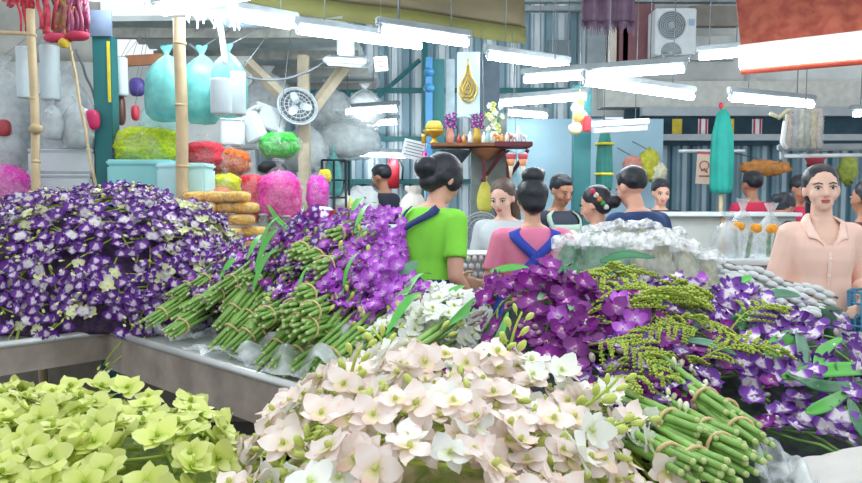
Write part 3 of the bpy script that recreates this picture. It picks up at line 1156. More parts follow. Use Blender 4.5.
# soft heap of earlier bunches carrying the upper ones
b = MB()
b.ellipsoid(tp(0.72, 0.62, TOP), (0.62, 0.40, 0.27), 28, 16, Matrix.Rotation(-0.76, 3, 'Z'), lambda q: 1 + 0.12 * noise.noise(q * 6))
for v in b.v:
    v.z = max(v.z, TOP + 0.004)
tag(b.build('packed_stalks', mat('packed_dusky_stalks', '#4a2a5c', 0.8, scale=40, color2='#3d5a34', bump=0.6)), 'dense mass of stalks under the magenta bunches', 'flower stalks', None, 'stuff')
# white bunches nearer the blush heap
for k, (a, c) in enumerate((((343, 398, 2.12), (388, 366, 2.32)), ((362, 358, 2.35), (405, 336, 2.55)), ((392, 378, 2.0), (428, 354, 2.2)), ((372, 376, 2.25), (420, 346, 2.45)))):
    p, q = W(*a), W(*c)
    o = WHT.take(k)
    p.z += 0.015; q.z += 0.02
    set_axis(o, p, q - p, (0, 0, 1), 1.1, 0.3 * k)
    tag(o, 'white orchid bunch, %s of four counted from the table edge' % ORD[(0, 3, 1, 2)[k]], 'orchid bunch', 'white orchid bunches')
MAG.finish(); DIM.finish(); WHT.finish()

# thin plastic sheets spread under the bunches
FILM_W = film('clear_film', '#eef3f6', 0.42, 0.2, 14, 0.3)


def plastic_sheet(corner, du, dv, seed, label, nu=26, nv=18, amp=0.05, m=None):
    rr = random.Random(seed)
    o_ = Vector((rr.uniform(0, 50), rr.uniform(0, 50), 0))
    corner, du, dv = Vector(corner), Vector(du), Vector(dv)
    def fn(u, v):
        wob = noise.noise(Vector((u * 3, v * 3, 0)) + o_)
        q = corner + du * (u + 0.08 * noise.noise(Vector((v * 4, 1, 2)) + o_)) + dv * (v + 0.10 * noise.noise(Vector((u * 4, 5, 2)) + o_))
        h = abs(wob) * 1.3 + 0.12 * abs(noise.noise(Vector((u * 6, v * 6, 3)) + o_))
        return q + Vector((0, 0, 0.006 + amp * h))
    b = MB(); b.sheet(fn, nu, nv)
    return tag(b.build('plastic_sheet', m or FILM_W), label, 'plastic sheet', 'plastic sheets under the flowers')


plastic_sheet(tp(0.18, 0.03, TOP), TU * 0.34, TW * 0.3, 1, 'crumpled clear plastic sheet beside the lone bunch near the tray', amp=0.10)
plastic_sheet(tp(0.62, 0.02, TOP), TU * 0.36, TW * 0.32, 2, 'crumpled clear plastic sheet under the dusky violet bunches', amp=0.06)
plastic_sheet(tp(1.0, 0.01, TOP + 0.01), TU * 0.42, TW * 0.34 + Vector((0, 0, 0.08)), 3, 'crumpled clear plastic sheet sticking out from under the magenta bunches', amp=0.11)

# ------------------------------------------------------------------ mixed heap of purple orchids, golden sprigs and leaves
rnd = random.Random(33)


def H_mix(x, y):
    z = 0.95 + 0.12 * smooth01((y - 1.2) / 0.9)
    z += 0.13 * math.exp(-((x - 0.33) / 0.20) ** 2 - ((y - 2.12) / 0.26) ** 2)
    z += 0.05 * math.exp(-((x - 0.88) / 0.18) ** 2 - ((y - 2.30) / 0.25) ** 2)
    e = 0.72 + 0.36 * clamp((y - 1.35) / 0.7)
    z -= 0.30 * smooth01((x - e) / 0.42)
    z -= 0.25 * smooth01((0.22 - x) / 0.22)
    z -= 0.3 * smooth01((y - 2.62) / 0.4)
    z -= 0.12 * smooth01((1.3 - y) / 0.2)
    return max(TOP + 0.006, z + 0.045 * noise.noise(Vector((x * 4.2, y * 4.2, 7.7))))


FM = Field(H_mix)
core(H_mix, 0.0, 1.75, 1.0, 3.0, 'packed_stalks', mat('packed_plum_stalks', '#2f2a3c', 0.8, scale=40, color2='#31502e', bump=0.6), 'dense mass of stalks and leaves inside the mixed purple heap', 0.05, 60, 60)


def pxm(px, py):
    """Point of the mixed heap under a picture position."""
    lo = 0.9
    for i in range(240):
        y = lo + i * 0.012
        p = W(px, py, y)
        if p.z <= H_mix(p.x, p.y):
            return p
    return W(px, py, 2.6)


def cluster(anchor, n, kinds, label, group, ru, rvv, size, cnt=(5, 7), buds=2, bud='purple', lift=(0.0, 0.06), stem=STEM_G):
    """Stalks around a picture position of the heap."""
    c = pxm(*anchor)
    for i in range(n):
        p = c + Vector((rnd.uniform(-ru, ru), rnd.uniform(-rvv, rvv), 0))
        a = rnd.uniform(0, 2 * PI)
        spray(FM, p, Vector((math.cos(a), math.sin(a), 0)) * 0.044, rnd.randint(*cnt), kinds, rnd, label, group or label, size, 0.044, lift, buds, bud, (0, -0.45, 0.0), stem, 0.5)


CL = [
    ((548, 300), 12, ['plum'], 'plum purple orchid stalk in the rounded cluster behind the blush heap', .16, .12, .066, (0.0, 0.06)),
    ((600, 315), 7, ['plum', 'plum', 'magenta'], 'plum purple orchid stalk among the golden sprigs', .14, .12, .066, (0.0, 0.08)),
    ((500, 330), 6, ['plum'], 'dark plum orchid stalk beside the white bunches', .08, .12, .066, (0.0, 0.06)),
    ((560, 262), 6, ['plum', 'magenta'], 'plum orchid stalk at the top of the heap before the woman with crossed straps', .13, .07, .064, (0.0, 0.09)),
    ((640, 365), 6, ['plum', 'violet'], 'dark purple orchid stalk half hidden under golden sprigs', .14, .10, .062, (0.0, 0.04)),
    ((700, 295), 7, ['bicolour', 'bicolour', 'violet'], 'white and purple orchid stalk high in the heap below the plastic wrapped packets', .14, .12, .064, (0.0, 0.05)),
    ((775, 322), 6, ['bicolour', 'violet'], 'white and purple orchid stalk before the woman in the peach blouse', .17, .13, .064, (0.0, 0.05)),
    ((745, 345), 6, ['bicolour', 'violet'], 'white and purple orchid stalk beneath the upright leaves', .14, .10, .062, (0.0, 0.07)),
    ((785, 400), 10, ['violet', 'violet', 'bicolour'], 'deep violet orchid stalk with white throats under the long leaves', .15, .12, .060, (0.0, 0.06)),
    ((700, 355), 6, ['violet', 'plum'], 'deep violet orchid stalk just behind the cut green stems', .12, .08, .058, (0.0, 0.05)),
    ((640, 420), 5, ['plum', 'violet'], 'deep purple orchid stalk in the gap beside the blush heap', .10, .08, .056, (-0.01, 0.03)),
    ((845, 385), 6, ['violet', 'bicolour'], 'violet orchid stalk at the far side of the mixed heap', .10, .14, .060, (0.0, 0.06)),
    ((675, 245), 4, ['bicolour', 'magenta'], 'pale purple orchid stalk lying highest under the plastic wrapped packets', .10, .05, .066, (0.0, 0.06)),
]
for an, n, kinds, lab, ru, rw, size, lift in CL:
    cluster(an, n, kinds, lab, lab, ru, rw, size, (5, 7), 2, 'purple', lift)

# golden-green feathery sprigs
GOLD = mat('golden_sprig', '#a3b544', 0.6, vary=0.25, scale=60)
GOLD2 = mat('golden_sprig_stalk', '#8fae3c', 0.6, vary=0.2)


def sprig_proto(rr, L=0.34, nb=16):
    root = thing('goldenrod_sprig', 'golden green feathery sprig', 'sprig')
    path = [(L * t, 0.03 * math.sin(2.5 * t + 1), 0.05 * math.sin(PI * t)) for t in [k / 8 for k in range(9)]]
    b = MB(); b.tube(path, [0.004 - 0.0003 * k for k in range(9)], 5); b.build('stalk', GOLD2, root)
    for k in range(nb):
        t = 0.18 + 0.8 * k / nb
        p = Vector((L * t, 0.03 * math.sin(2.5 * t + 1), 0.05 * math.sin(PI * t)))
        s = 1 if k % 2 else -1
        l = 0.085 * (1.15 - t) * rr.uniform(0.8, 1.2) + 0.02
        d = Vector((0.75, s * rr.uniform(0.5, 0.9), rr.uniform(-0.1, 0.5))).normalized()
        b = MB()
        m = 7
        pts = [p + d * l * (j / m) + Vector((0, 0, -0.025 * (j / m) ** 2)) for j in range(m + 1)]
        b.tube(pts, 0.0016, 4)
        for j in range(1, m + 1):
            for q in (-1, 1):
                b.ellipsoid(pts[j] + Vector((rr.uniform(-.003, .003), q * 0.004, 0.003 + rr.uniform(0, .003))), (0.0048, 0.0036, 0.0036), 5, 4)
        b.build('plume', GOLD, root)
    return root


SPR = Stock([sprig_proto(rnd, 0.36, 20), sprig_proto(rnd, 0.30, 18), sprig_proto(rnd, 0.26, 16)])
SP = [((560, 352), (652, 330)), ((590, 330), (690, 318)), ((610, 345), (735, 330)), ((640, 330), (735, 372)),
      ((620, 305), (560, 322)), ((600, 300), (660, 296)), ((590, 395), (690, 385)),
      ((690, 390), (770, 380)), ((640, 310), (722, 342)), ((640, 395), (600, 440)),
      ((700, 350), (655, 362)), ((735, 350), (800, 330)), ((580, 365), (640, 395)), ((655, 345), (700, 322))]
for i, (a, c) in enumerate(SP):
    p, q = pxm(*a), pxm(*c)
    d = (q - p)
    o = SPR.take(i)
    set_axis(o, p + Vector((0, 0, rnd.uniform(0.02, 0.045))), d.normalized() + Vector((0, 0, 0.08)), (0, 0, 1), clamp(d.length / 0.33, 0.8, 1.25), rnd.uniform(-0.4, 0.4))
    lab = ('golden green feathery sprig lying over the plum orchid cluster' if a[0] < 580 else 'golden green feathery sprig lying across the middle of the mixed heap' if a[0] < 690 else 'golden green feathery sprig over the violet orchids behind the cut stems')
    tag(o, lab, 'sprig', lab)
SPR.finish()

# long green leaves lying or standing in the heap


def leaf_thing(pts, width, label, m=LEAF_M, up=(0, 0, 1), fold=0.25, group=None):
    """A blade along three to four points, with a midrib fold."""
    pts = [Vector(p) for p in pts]
    def cur(t):
        k = t * (len(pts) - 1)
        i = min(int(k), len(pts) - 2)
        f = k - i
        p0, p1, p2, p3 = pts[max(i - 1, 0)], pts[i], pts[i + 1], pts[min(i + 2, len(pts) - 1)]
        return 0.5 * (2 * p1 + (p2 - p0) * f + (2 * p0 - 5 * p1 + 4 * p2 - p3) * f * f + (3 * p1 - p0 - 3 * p2 + p3) * f ** 3)
    up = Vector(up)
    root = thing('long_leaf', label, 'leaf', pts[0], group)
    def fn(u, v):
        c = cur(u)
        d = (cur(min(1, u + 0.02)) - cur(max(0, u - 0.02))).normalized()
        s = d.cross(up).normalized()
        n = s.cross(d)
        w = width * (math.sin(PI * (0.06 + 0.93 * u)) ** 0.7)
        return c + s * w * (v - 0.5) + n * abs(v - 0.5) * w * fold
    b = MB(); b.sheet(fn, 14, 4, 0.0012); b.build('blade', m, root)
    b = MB(); b.tube([cur(t / 10) - up * 0.0005 for t in range(10)], [0.0022 * (1 - t / 12) for t in range(10)], 5); b.build('midrib', STEM_Y, root)
    return root


def LP(px, py, lift=0.12, dy=0.0):
    p = pxm(px, py)
    # raise toward the viewer's line so the blade keeps clear of the flowers
    q = W(px, py, p.y - lift * 1.2 + dy)
    return q


TOWARD = (0.1, -0.75, 0.65)
LV = [
    (((782, 378), (815, 372), (862, 370), (890, 376)), .036, 'broad green leaf reaching past the edge over the deep violet orchids', LEAF_M),
    (((785, 374), (830, 388), (890, 384)), .030, 'second broad green leaf just under the one reaching past the edge', LEAF_D),
    (((806, 413), (828, 404), (850, 390)), .026, 'bright green leaf lying under the broad leaves', LEAF_M),
    (((765, 358), (780, 345), (795, 332)), .050, 'green leaf tilted before the white and purple orchids', LEAF_M),
    (((798, 332), (802, 350), (804, 372)), .034, 'narrow leaf hanging down beside the tilted leaf', LEAF_P),
    (((538, 300), (560, 275), (574, 262)), .030, 'pale green leaf standing in front of the plum cluster', LEAF_P),
    (((570, 310), (572, 285), (573, 268)), .036, 'upright pale green leaf in the middle of the plum cluster', LEAF_P),
    (((545, 282), (558, 272), (580, 270)), .034, 'dark green leaf beside the upright pale leaf', LEAF_D),
    (((490, 272), (512, 268), (530, 269)), .030, 'bright green leaf tucked under the pink shirt', LEAF_M),
    (((585, 292), (615, 289), (640, 293)), .030, 'green leaf lying between the plum cluster and the plastic packets', LEAF_M),
    (((650, 302), (690, 298), (722, 292)), .028, 'green leaf lying across below the plastic packets', LEAF_M),
    (((758, 300), (778, 294), (800, 296)), .036, 'grey green leaf below the hem of the plastic packets', LEAF_P),
    (((735, 288), (742, 281), (752, 277)), .030, 'small bright leaf poking up below the plastic packets', LEAF_M),
    (((684, 340), (710, 344), (738, 356)), .022, 'slim grey green leaf over the golden sprigs', LEAF_P),
    (((740, 330), (742, 318), (748, 306)), .030, 'short green leaf between the white and purple orchids', LEAF_D),
    (((815, 372), (822, 352), (842, 338)), .026, 'yellow green leaf near the peach blouse hem', LEAF_M),
    (((850, 400), (856, 420), (866, 440)), .030, 'dark leaf hanging at the far side of the mixed heap', LEAF_D),
    (((465, 305), (505, 290), (545, 285)), .024, 'long green leaf arching over the white bunches', LEAF_M),
    (((480, 370), (500, 335), (508, 312)), .018, 'thin yellow green leaf rising from the blush heap', LEAF_M),
    (((600, 262), (625, 255), (655, 258)), .030, 'deep green leaf at the top of the mixed heap', LEAF_D),
    (((690, 330), (718, 322), (760, 318)), .026, 'deep green leaf among the white and purple orchids', LEAF_D),
]
for pts, wd, lab, m in LV:
    leaf_thing([LP(*p) for p in pts], wd, lab, m, TOWARD)
leaf_thing([W(348, 262, 3.0), W(375, 262, 2.85), W(402, 268, 2.72)], 0.05, 'grey green leaf over the magenta bunches beside the green shirt', LEAF_P, TOWARD)
leaf_thing([W(362, 252, 2.95), W(378, 275, 2.8), W(402, 290, 2.7)], 0.04, 'dark green leaf hanging over the magenta blossoms', LEAF_D, TOWARD)
leaf_thing([W(392, 285, 2.7), W(405, 272, 2.72), W(418, 262, 2.75)], 0.05, 'green leaf between the magenta and the white orchids', LEAF_P, TOWARD)

# cut green bunches in front, their ends toward the viewer
PLM = Stock([bunch_proto(['plum', 'violet'], rnd, 7, 0.24, 0.22, 14, 0.055, 0.022, 0.07, bud='cream', leaf=0) for i in range(3)])
CB = [((728, 420), 1.42, (672, 372), 1.64), ((752, 430), 1.40, (700, 385), 1.60), ((766, 452), 1.30, (712, 405), 1.50), ((699, 440), 1.30, (628, 402), 1.50),
      ((752, 467), 1.22, (690, 425), 1.40), ((691, 478), 1.16, (640, 440), 1.32), ((735, 452), 1.30, (668, 410), 1.48), ((722, 482), 1.14, (668, 445), 1.30)]
for k, (a, ya, c, yc) in enumerate(CB):
    p, q = W(a[0], a[1], ya), W(c[0], c[1], yc)
    o = PLM.take(k)
    set_axis(o, p - Vector((0, 0, 0.01)), q - p + Vector((0, 0, -0.02)), (0, 0, 1), 0.92, rnd.uniform(-0.6, 0.6))
    tag(o, 'bunch of cut green stems pointing forward, %s counted from the plastic sheet inward' % ORD[(2, 0, 1, 6, 3, 7, 4, 5)[k]], 'orchid bunch', 'cut bunches in front of the mixed heap')
PLM.finish()
plastic_sheet(W(742, 420, 1.40) - Vector((0, 0, 0.05)), W(800, 440, 1.36) - W(742, 420, 1.40), W(775, 490, 1.12) - W(742, 420, 1.40), 5, 'crumpled clear plastic sheet in front of the cut green stems', amp=0.07)
b = MB()
q0 = W(805, 500, 1.22)
b.sheet(lambda u, v: q0 + Vector((0.32 * u, 0.16 * v, 0.05 * math.sin(PI * v) * (0.4 + u) + 0.015 * noise.noise(Vector((u * 6, v * 6, 2))) + 0.03 * u)), 20, 12, 0.004)
tag(b.build('white_cloth', mat('white_cotton', '#c9c6c0', 0.9, vary=0.06)), 'folded white cloth in the near corner below the violet orchids', 'cloth')

# ------------------------------------------------------------------ people
SKIN = mat('skin_tan', '#d9a68e', 0.5, vary=0.05, scale=6)
SKIN_L = mat('skin_light', '#eac0ab', 0.5, vary=0.05, scale=6)
SKIN_D = mat('skin_brown', '#b98468', 0.5, vary=0.06, scale=6)
HAIR = mat('black_hair', '#20242c', 0.42, vary=0.35, scale=40, bump=0.3)
HAIR_B = mat('brown_hair', '#5a4a40', 0.45, vary=0.3, scale=40, bump=0.3)
EYE_W = mat('eye_white', '#e9e6e2', 0.25)
EYE_D = mat('iris_dark', '#241c18', 0.2)
BROW = mat('eyebrow', '#3a2c28', 0.7)
LIPS = mat('lips', '#c9635f', 0.4)


def cloth(name, c, v=0.1):
    return mat('cloth_' + name, c, 0.85, vary=v, scale=7, bump=0.15)


# torso cross-sections of a 1.6 m body: height, half width, half depth, forward offset
TORSO = [(0.76, .150, .100, 0), (0.80, .160, .108, -.005), (0.87, .166, .114, -.008), (0.94, .148, .104, -.002), (1.00, .132, .094, .004), (1.08, .136, .099, .008),
         (1.16, .150, .110, .012), (1.22, .158, .108, .008), (1.27, .162, .092, .000), (1.305, .140, .074, -.006), (1.33, .088, .060, -.008), (1.352, .058, .054, -.004)]


class Pose:
    def __init__(s, h, lean=0.0, hp=0.0, hy=0.0, hr=0.0, side=0.0, wide=1.0):
        s.k = h / 1.6
        s.lean, s.hp, s.hy, s.hr, s.side, s.wide = lean, hp, hy, hr, side, wide

    def body(s, p):
        p = Vector(p)
        p.x *= s.wide
        t = smooth01((p.z - 0.86) / 0.30)
        o = Vector((0, 0, 0.90))
        q = Euler((-s.lean * t, s.side * t, 0)).to_matrix() @ (p - o) + o
        return q * s.k

    def head(s, p):
        o = Vector((0, -0.005, 1.375))
        p = Vector(p)
        q = Euler((-s.hp, s.hr, s.hy), 'YXZ').to_matrix() @ (p - o) + o
        sw, s.wide = s.wide, 1.0
        q = s.body(q)
        s.wide = sw
        return q


def torso_ring(P, z, rx, ry, oy, grow=0.0, n=20):
    r = []
    for k in range(n):
        t = 2 * PI * k / n
        c, si = math.cos(t), math.sin(t)
        ex = 0.86
        r.append(P.body(((rx + grow) * math.copysign(abs(c) ** ex, c), (ry + grow) * math.copysign(abs(si) ** ex, si) + oy, z)))
    return r


def torso_at(z):
    for a, c in zip(TORSO, TORSO[1:]):
        if a[0] <= z <= c[0]:
            f = (z - a[0]) / (c[0] - a[0])
            return [a[i] + (c[i] - a[i]) * f for i in (1, 2, 3)]
    return list(TORSO[-1][1:]) if z > 1 else list(TORSO[0][1:])


def person(name, label, loc, yaw, h=1.58, skin=SKIN, hair=HAIR, style='bun', shirt=None, sleeve=0.45, trousers=None, lean=0.0, hp=0.0, hy=0.0, hr=0.0,
           arms=None, wide=1.0, voxel=0.009, vneck=0.0, straps=None, apron=None, face=True, hem=0.86, extra=None, legs_apart=0.1, side=0.0, grip=0.6):
    root = thing('person', label, 'person', loc)
    P = Pose(h, lean, hp, hy, hr, side, wide)
    k = P.k
    RZ = Matrix.Rotation(yaw, 4, 'Z')
    M = Matrix.Translation(Vector((0, 0, 0))) @ RZ

    def add(nm, me, mats):
        o = skin_obj(nm, me, mats, root)
        o.matrix_parent_inverse = Matrix.Identity(4)
        o.matrix_basis = M
        return o

    def addmb(nm, b, mats):
        o = b.build(nm, mats)
        o.parent = root
        o.matrix_basis = M
        return o

    B = P.body
    # arms: elbow and wrist positions for right (+x) and left (-x), in the 1.6 m body before scaling, after leaning
    arms = arms or {}
    sh = {1: B((0.158, -0.004, 1.275)), -1: B((-0.158, -0.004, 1.275))}
    el, wr = {}, {}
    for s_ in (1, -1):
        e, w = arms.get(s_, ((0.215 * s_, -0.02, 1.02), (0.19 * s_, 0.16, 0.90)))
        el[s_], wr[s_] = Vector(e) * k, Vector(w) * k

    # ---- body: one continuous skin
    b = MB()
    b.loft([torso_ring(P, *r) for r in TORSO])
    b.capsule(B((0, -0.005, 1.32)), P.head((0, 0.004, 1.42)), 0.050 * k, 0.047 * k)
    H = P.head
    HM = (Euler((-P.lean, P.side, 0)).to_matrix() @ Euler((-P.hp, P.hr, P.hy), 'YXZ').to_matrix())

    def hell(c, r, seg=18, rings=12):
        b.ellipsoid(H(c), [q * k for q in r], seg, rings, HM)
    hell((0, -0.012, 1.520), (.074, .092, .084))
    hell((0, 0.022, 1.478), (.062, .066, .074))
    hell((0, 0.040, 1.430), (.044, .046, .044))
    hell((0, 0.060, 1.408), (.022, .022, .020))                       # chin
    for s_ in (1, -1):
        hell((0.036 * s_, 0.054, 1.462), (.026, .026, .026))            # cheeks
        hell((0.074 * s_, -0.006, 1.482), (.010, .018, .030))           # ears
        hell((0.031 * s_, 0.064, 1.520), (.024, .014, .007))            # brow ridge
    b.capsule(H((0, 0.080, 1.500)), H((0, 0.097, 1.464)), 0.008 * k, 0.0125 * k)   # nose
    for s_ in (1, -1):
        b.capsule(H((0.009 * s_, 0.088, 1.460)), H((0.011 * s_, 0.082, 1.459)), 0.008 * k, 0.008 * k)
    for s_ in (1, -1):
        b.capsule(sh[s_], el[s_], 0.050 * k, 0.037 * k)
        b.capsule(sh[s_] + Vector((-0.03 * s_, 0, 0.01)) * k, sh[s_], 0.045 * k, 0.05 * k)
        b.capsule(el[s_], el[s_].lerp(wr[s_], 0.35), 0.037 * k, 0.036 * k)
        b.capsule(el[s_].lerp(wr[s_], 0.3), wr[s_], 0.036 * k, 0.024 * k)
        # hand: palm, four bent fingers, thumb from the side of the palm
        d = (wr[s_] - el[s_]).normalized()
        inward = Vector((-s_, 0.2, -0.2))
        nrm = (inward - d * inward.dot(d)).normalized()               # where the palm looks
        sd = d.cross(nrm).normalized()
        if sd.z < 0 and abs(sd.z) > 0.3 or (abs(sd.z) <= 0.3 and sd.y < 0):
            sd = -sd                                                   # thumb side: up or forward
        pc = wr[s_] + d * 0.045 * k
        MM = Matrix((d, sd, nrm)).transposed()
        b.ellipsoid(pc, (0.052 * k, 0.040 * k, 0.017 * k), 12, 8, MM)
        for fi, (off, l) in enumerate(((0.027, 0.066), (0.009, 0.074), (-0.009, 0.069), (-0.026, 0.054))):
            a0 = wr[s_] + d * 0.082 * k + sd * off * k
            ang = grip
            d1 = (d * math.cos(ang * 0.6) + nrm * math.sin(ang * 0.6))
            d2 = (d * math.cos(ang * 1.5) + nrm * math.sin(ang * 1.5))
            a1 = a0 + d1 * l * 0.52 * k
            a2 = a1 + d2 * l * 0.48 * k
            b.capsule(a0 - d * 0.02 * k, a1, 0.0095 * k, 0.0088 * k, 8)
            b.capsule(a1, a2, 0.0088 * k, 0.0075 * k, 8)
        t0 = wr[s_] + d * 0.025 * k + sd * 0.030 * k
        t1 = t0 + (d * 0.55 + sd * 0.75 + nrm * 0.25).normalized() * 0.034 * k
        t2 = t1 + (d * 0.85 + sd * 0.2 + nrm * 0.45).normalized() * 0.028 * k
        b.capsule(t0, t1, 0.0125 * k, 0.0105 * k, 8); b.capsule(t1, t2, 0.0105 * k, 0.0085 * k, 8)
    la = legs_apart
    for s_ in (1, -1):
        hip, kn, an = Vector((0.085 * s_, 0, 0.80)) * k, Vector(((la - 0.005) * s_, 0.015, 0.44)) * k, Vector((la * s_, -0.02, 0.075)) * k
        b.capsule(hip, kn, 0.080 * k, 0.053 * k); b.capsule(kn, kn.lerp(an, 0.4), 0.05 * k, 0.05 * k); b.capsule(kn.lerp(an, 0.35), an, 0.05 * k, 0.033 * k)
        b.capsule(an + Vector((0, -0.03, -0.035)) * k, an + Vector((0.01 * s_, 0.15, -0.045)) * k, 0.036 * k, 0.028 * k)
    add('body', remesh(b, voxel, 3), skin)

    # ---- face pieces
    if face:
        for s_ in (1, -1):
            b = MB(); b.ellipsoid(H((0.031 * s_, 0.0795, 1.4935)), (.0140 * k, .0075 * k, .0055 * k), 12, 8, HM)
            addmb('eye', b, EYE_W)
            b = MB(); b.ellipsoid(H((0.031 * s_, 0.0850, 1.4935)), (.0066 * k, .0030 * k, .0056 * k), 10, 6, HM)
            addmb('iris', b, EYE_D)
            b = MB(); b.tube([H((0.013 * s_, 0.090, 1.512)), H((0.031 * s_, 0.0885, 1.5185)), H((0.052 * s_, 0.074, 1.511))], [0.0026 * k, 0.0032 * k, 0.0016 * k], 6)
            addmb('eyebrow', b, BROW)
            b = MB(); b.tube([H((0.015 * s_, 0.086, 1.4975)), H((0.031 * s_, 0.0895, 1.503)), H((0.049 * s_, 0.079, 1.4965))], [0.002 * k, 0.003 * k, 0.002 * k], 6)
            addmb('eyelash', b, EYE_D)
        b = MB()
        b.ellipsoid(H((0, 0.0845, 1.4365)), (.0215 * k, .0085 * k, .0052 * k), 12, 6, HM)
        b.ellipsoid(H((0, 0.0825, 1.4285)), (.0185 * k, .0090 * k, .0062 * k), 12, 6, HM)
        addmb('lips', b, LIPS)

    # ---- hair
    b = MB()
    def he(c, r):
        b.ellipsoid(H(c), [q * k for q in r], 18, 12, HM)
    he((0, -0.024, 1.532), (.082, .096, .084))
    if style != 'crop':
        he((0, -0.052, 1.490), (.078, .062, .078))
        for s_ in (1, -1):
            he((0.066 * s_, -0.022, 1.500), (.017, .036, .042))
    else:
        he((0, -0.045, 1.510), (.078, .064, .060))
        he((0, 0.0, 1.575), (.060, .075, .036))
    if style == 'bun':
        he((0.0, -0.055, 1.632), (.050, .048, .042))
    elif style == 'highbun':
        he((0, -0.024, 1.525), (.092, .102, .088)); he((0.0, -0.065, 1.615), (.066, .056, .050)); he((0.035, -0.04, 1.635), (.040, .040, .034)); he((0, -0.06, 1.46), (.07, .05, .06))
    elif style == 'lowbun':
        he((0.0, -0.125, 1.475), (.050, .044, .046))
    elif style == 'bowbun':
        he((0, -0.02, 1.535), (.088, .104, .088)); he((0.0, -0.125, 1.490), (.060, .056, .056)); he((0, -0.07, 1.44), (.055, .05, .05))
        for s_ in (1, -1):
            he((0.060 * s_, 0.02, 1.500), (.026, .050, .060))
    elif style == 'pony':
        b.capsule(H((0, -0.105, 1.50)), H((0.015, -0.135, 1.42)), 0.030 * k, 0.030 * k); b.capsule(H((0.015, -0.135, 1.42)), H((0.03, -0.12, 1.30)), 0.030 * k, 0.014 * k)
    elif style == 'long':
        for x, y in ((-.06, -.05), (0, -.085), (.06, -.05)):
            b.capsule(H((x, y, 1.48)), H((x * 0.9, y - 0.015, 1.29)), 0.042 * k, 0.03 * k)
    add('hair', remesh(b, 0.008, 3), hair)

    # ---- shirt
    if shirt is not None:
        b = MB()
        g = 0.013
        rings = []
        zs = sorted(set([hem] + [r[0] for r in TORSO if hem < r[0] < 1.335] + [1.335]))
        for z in zs:
            rx, ry, oy = torso_at(z)
            gg = g + (0.012 if z < 1.05 else 0.0)
            rings.append(torso_ring(P, z, rx, ry, oy, gg))
        b.loft(rings)
        for s_ in (1, -1):
            b.capsule(sh[s_] + Vector((-0.03 * s_, 0, 0.008)) * k, sh[s_], 0.058 * k, 0.062 * k)
            if sleeve > 0:
                m1 = sh[s_].lerp(el[s_], min(1.0, sleeve / 0.5))
                b.tube([sh[s_].lerp(el[s_], -0.02), sh[s_].lerp(m1, 0.5), m1], [0.061 * k, 0.057 * k, 0.056 * k], 14)
                if sleeve > 0.5:
                    m2 = el[s_].lerp(wr[s_], (sleeve - 0.5) / 0.5)
                    b.capsule(sh[s_].lerp(el[s_], 0.5), el[s_], 0.056 * k, 0.049 * k)
                    b.tube([el[s_] - (m2 - el[s_]) * 0.1, el[s_].lerp(m2, 0.5), m2], [0.048 * k, 0.047 * k, 0.040 * k], 14)
        me = remesh(b, max(voxel, 0.010), 3)
        if vneck > 0:
            bm = bmesh.new(); bm.from_mesh(me)
            kill = []
            zt = 1.36
            for f in bm.faces:
                c = f.calc_center_median() / k
                zb = zt - vneck
                if c.y > 0.02 and c.z > zb and abs(c.x) < 0.012 + 0.075 * (c.z - zb) / vneck:
                    kill.append(f)
            bmesh.ops.delete(bm, geom=kill, context='FACES')
            bm.to_mesh(me); bm.free()
        add('shirt', me, shirt)
    if trousers is not None:
        b = MB()
        b.loft([torso_ring(P, z, *torso_at(z), 0.009) for z in (0.765, 0.82, 0.87, 0.93, 0.96)])
        for s_ in (1, -1):
            hip, kn, an = Vector((0.085 * s_, 0, 0.80)) * k, Vector(((la - 0.005) * s_, 0.015, 0.44)) * k, Vector((la * s_, -0.02, 0.10)) * k
            b.capsule(hip, kn, 0.090 * k, 0.064 * k); b.tube([kn + Vector((0, 0, 0.02)), kn.lerp(an, 0.5), an], [0.064 * k, 0.060 * k, 0.055 * k], 12)
        add('trousers', remesh(b, 0.012, 2), trousers)

    # ---- straps and aprons follow the torso
    def surf(a, z, off):
        rx, ry, oy = torso_at(min(z, 1.335))
        return B((math.cos(a) * (rx + off), math.sin(a) * (ry + off) + oy, z))

    def ribbon(nm, pts, width, m, off=0.034, n=18):
        b = MB()
        def fn(u, v):
            t = u * (len(pts) - 1)
            i = min(int(t), len(pts) - 2)
            f = t - i
            f = f if len(pts) == 2 else f
            a = pts[i][0] + (pts[i + 1][0] - pts[i][0]) * f
            z = pts[i][1] + (pts[i + 1][1] - pts[i][1]) * f
            da, dz = pts[i + 1][0] - pts[i][0], pts[i + 1][1] - pts[i][1]
            l = math.hypot(da * 0.14, dz) or 1
            w = (v - 0.5) * width
            return surf(a + w * dz / l / 0.14, z - w * da * 0.14 / l, off)
        b.sheet(fn, n, 2, 0.004)
        addmb(nm, b, m)

    for st in (straps or []):
        ribbon('apron_strap', st[0], st[1], st[2])
    if apron is not None:
        zt, zb, a0, a1, m = apron
        b = MB()
        def fn(u, v):
            z = zb + (zt - zb) * v
            a = a0 + (a1 - a0) * (0.5 + (u - 0.5) * (1.0 if z < 1.02 else 0.75))
            if z < 0.77:
                q = surf(a, 0.77, 0.036); q.z = z * k
                return q
            return surf(a, z, 0.036)
        b.sheet(fn, 16, 14, 0.004)
        addmb('apron', b, m)
    if extra:
        extra(root, P, addmb, add, H, B, k, sh, el, wr)
    root.location = loc
    return root


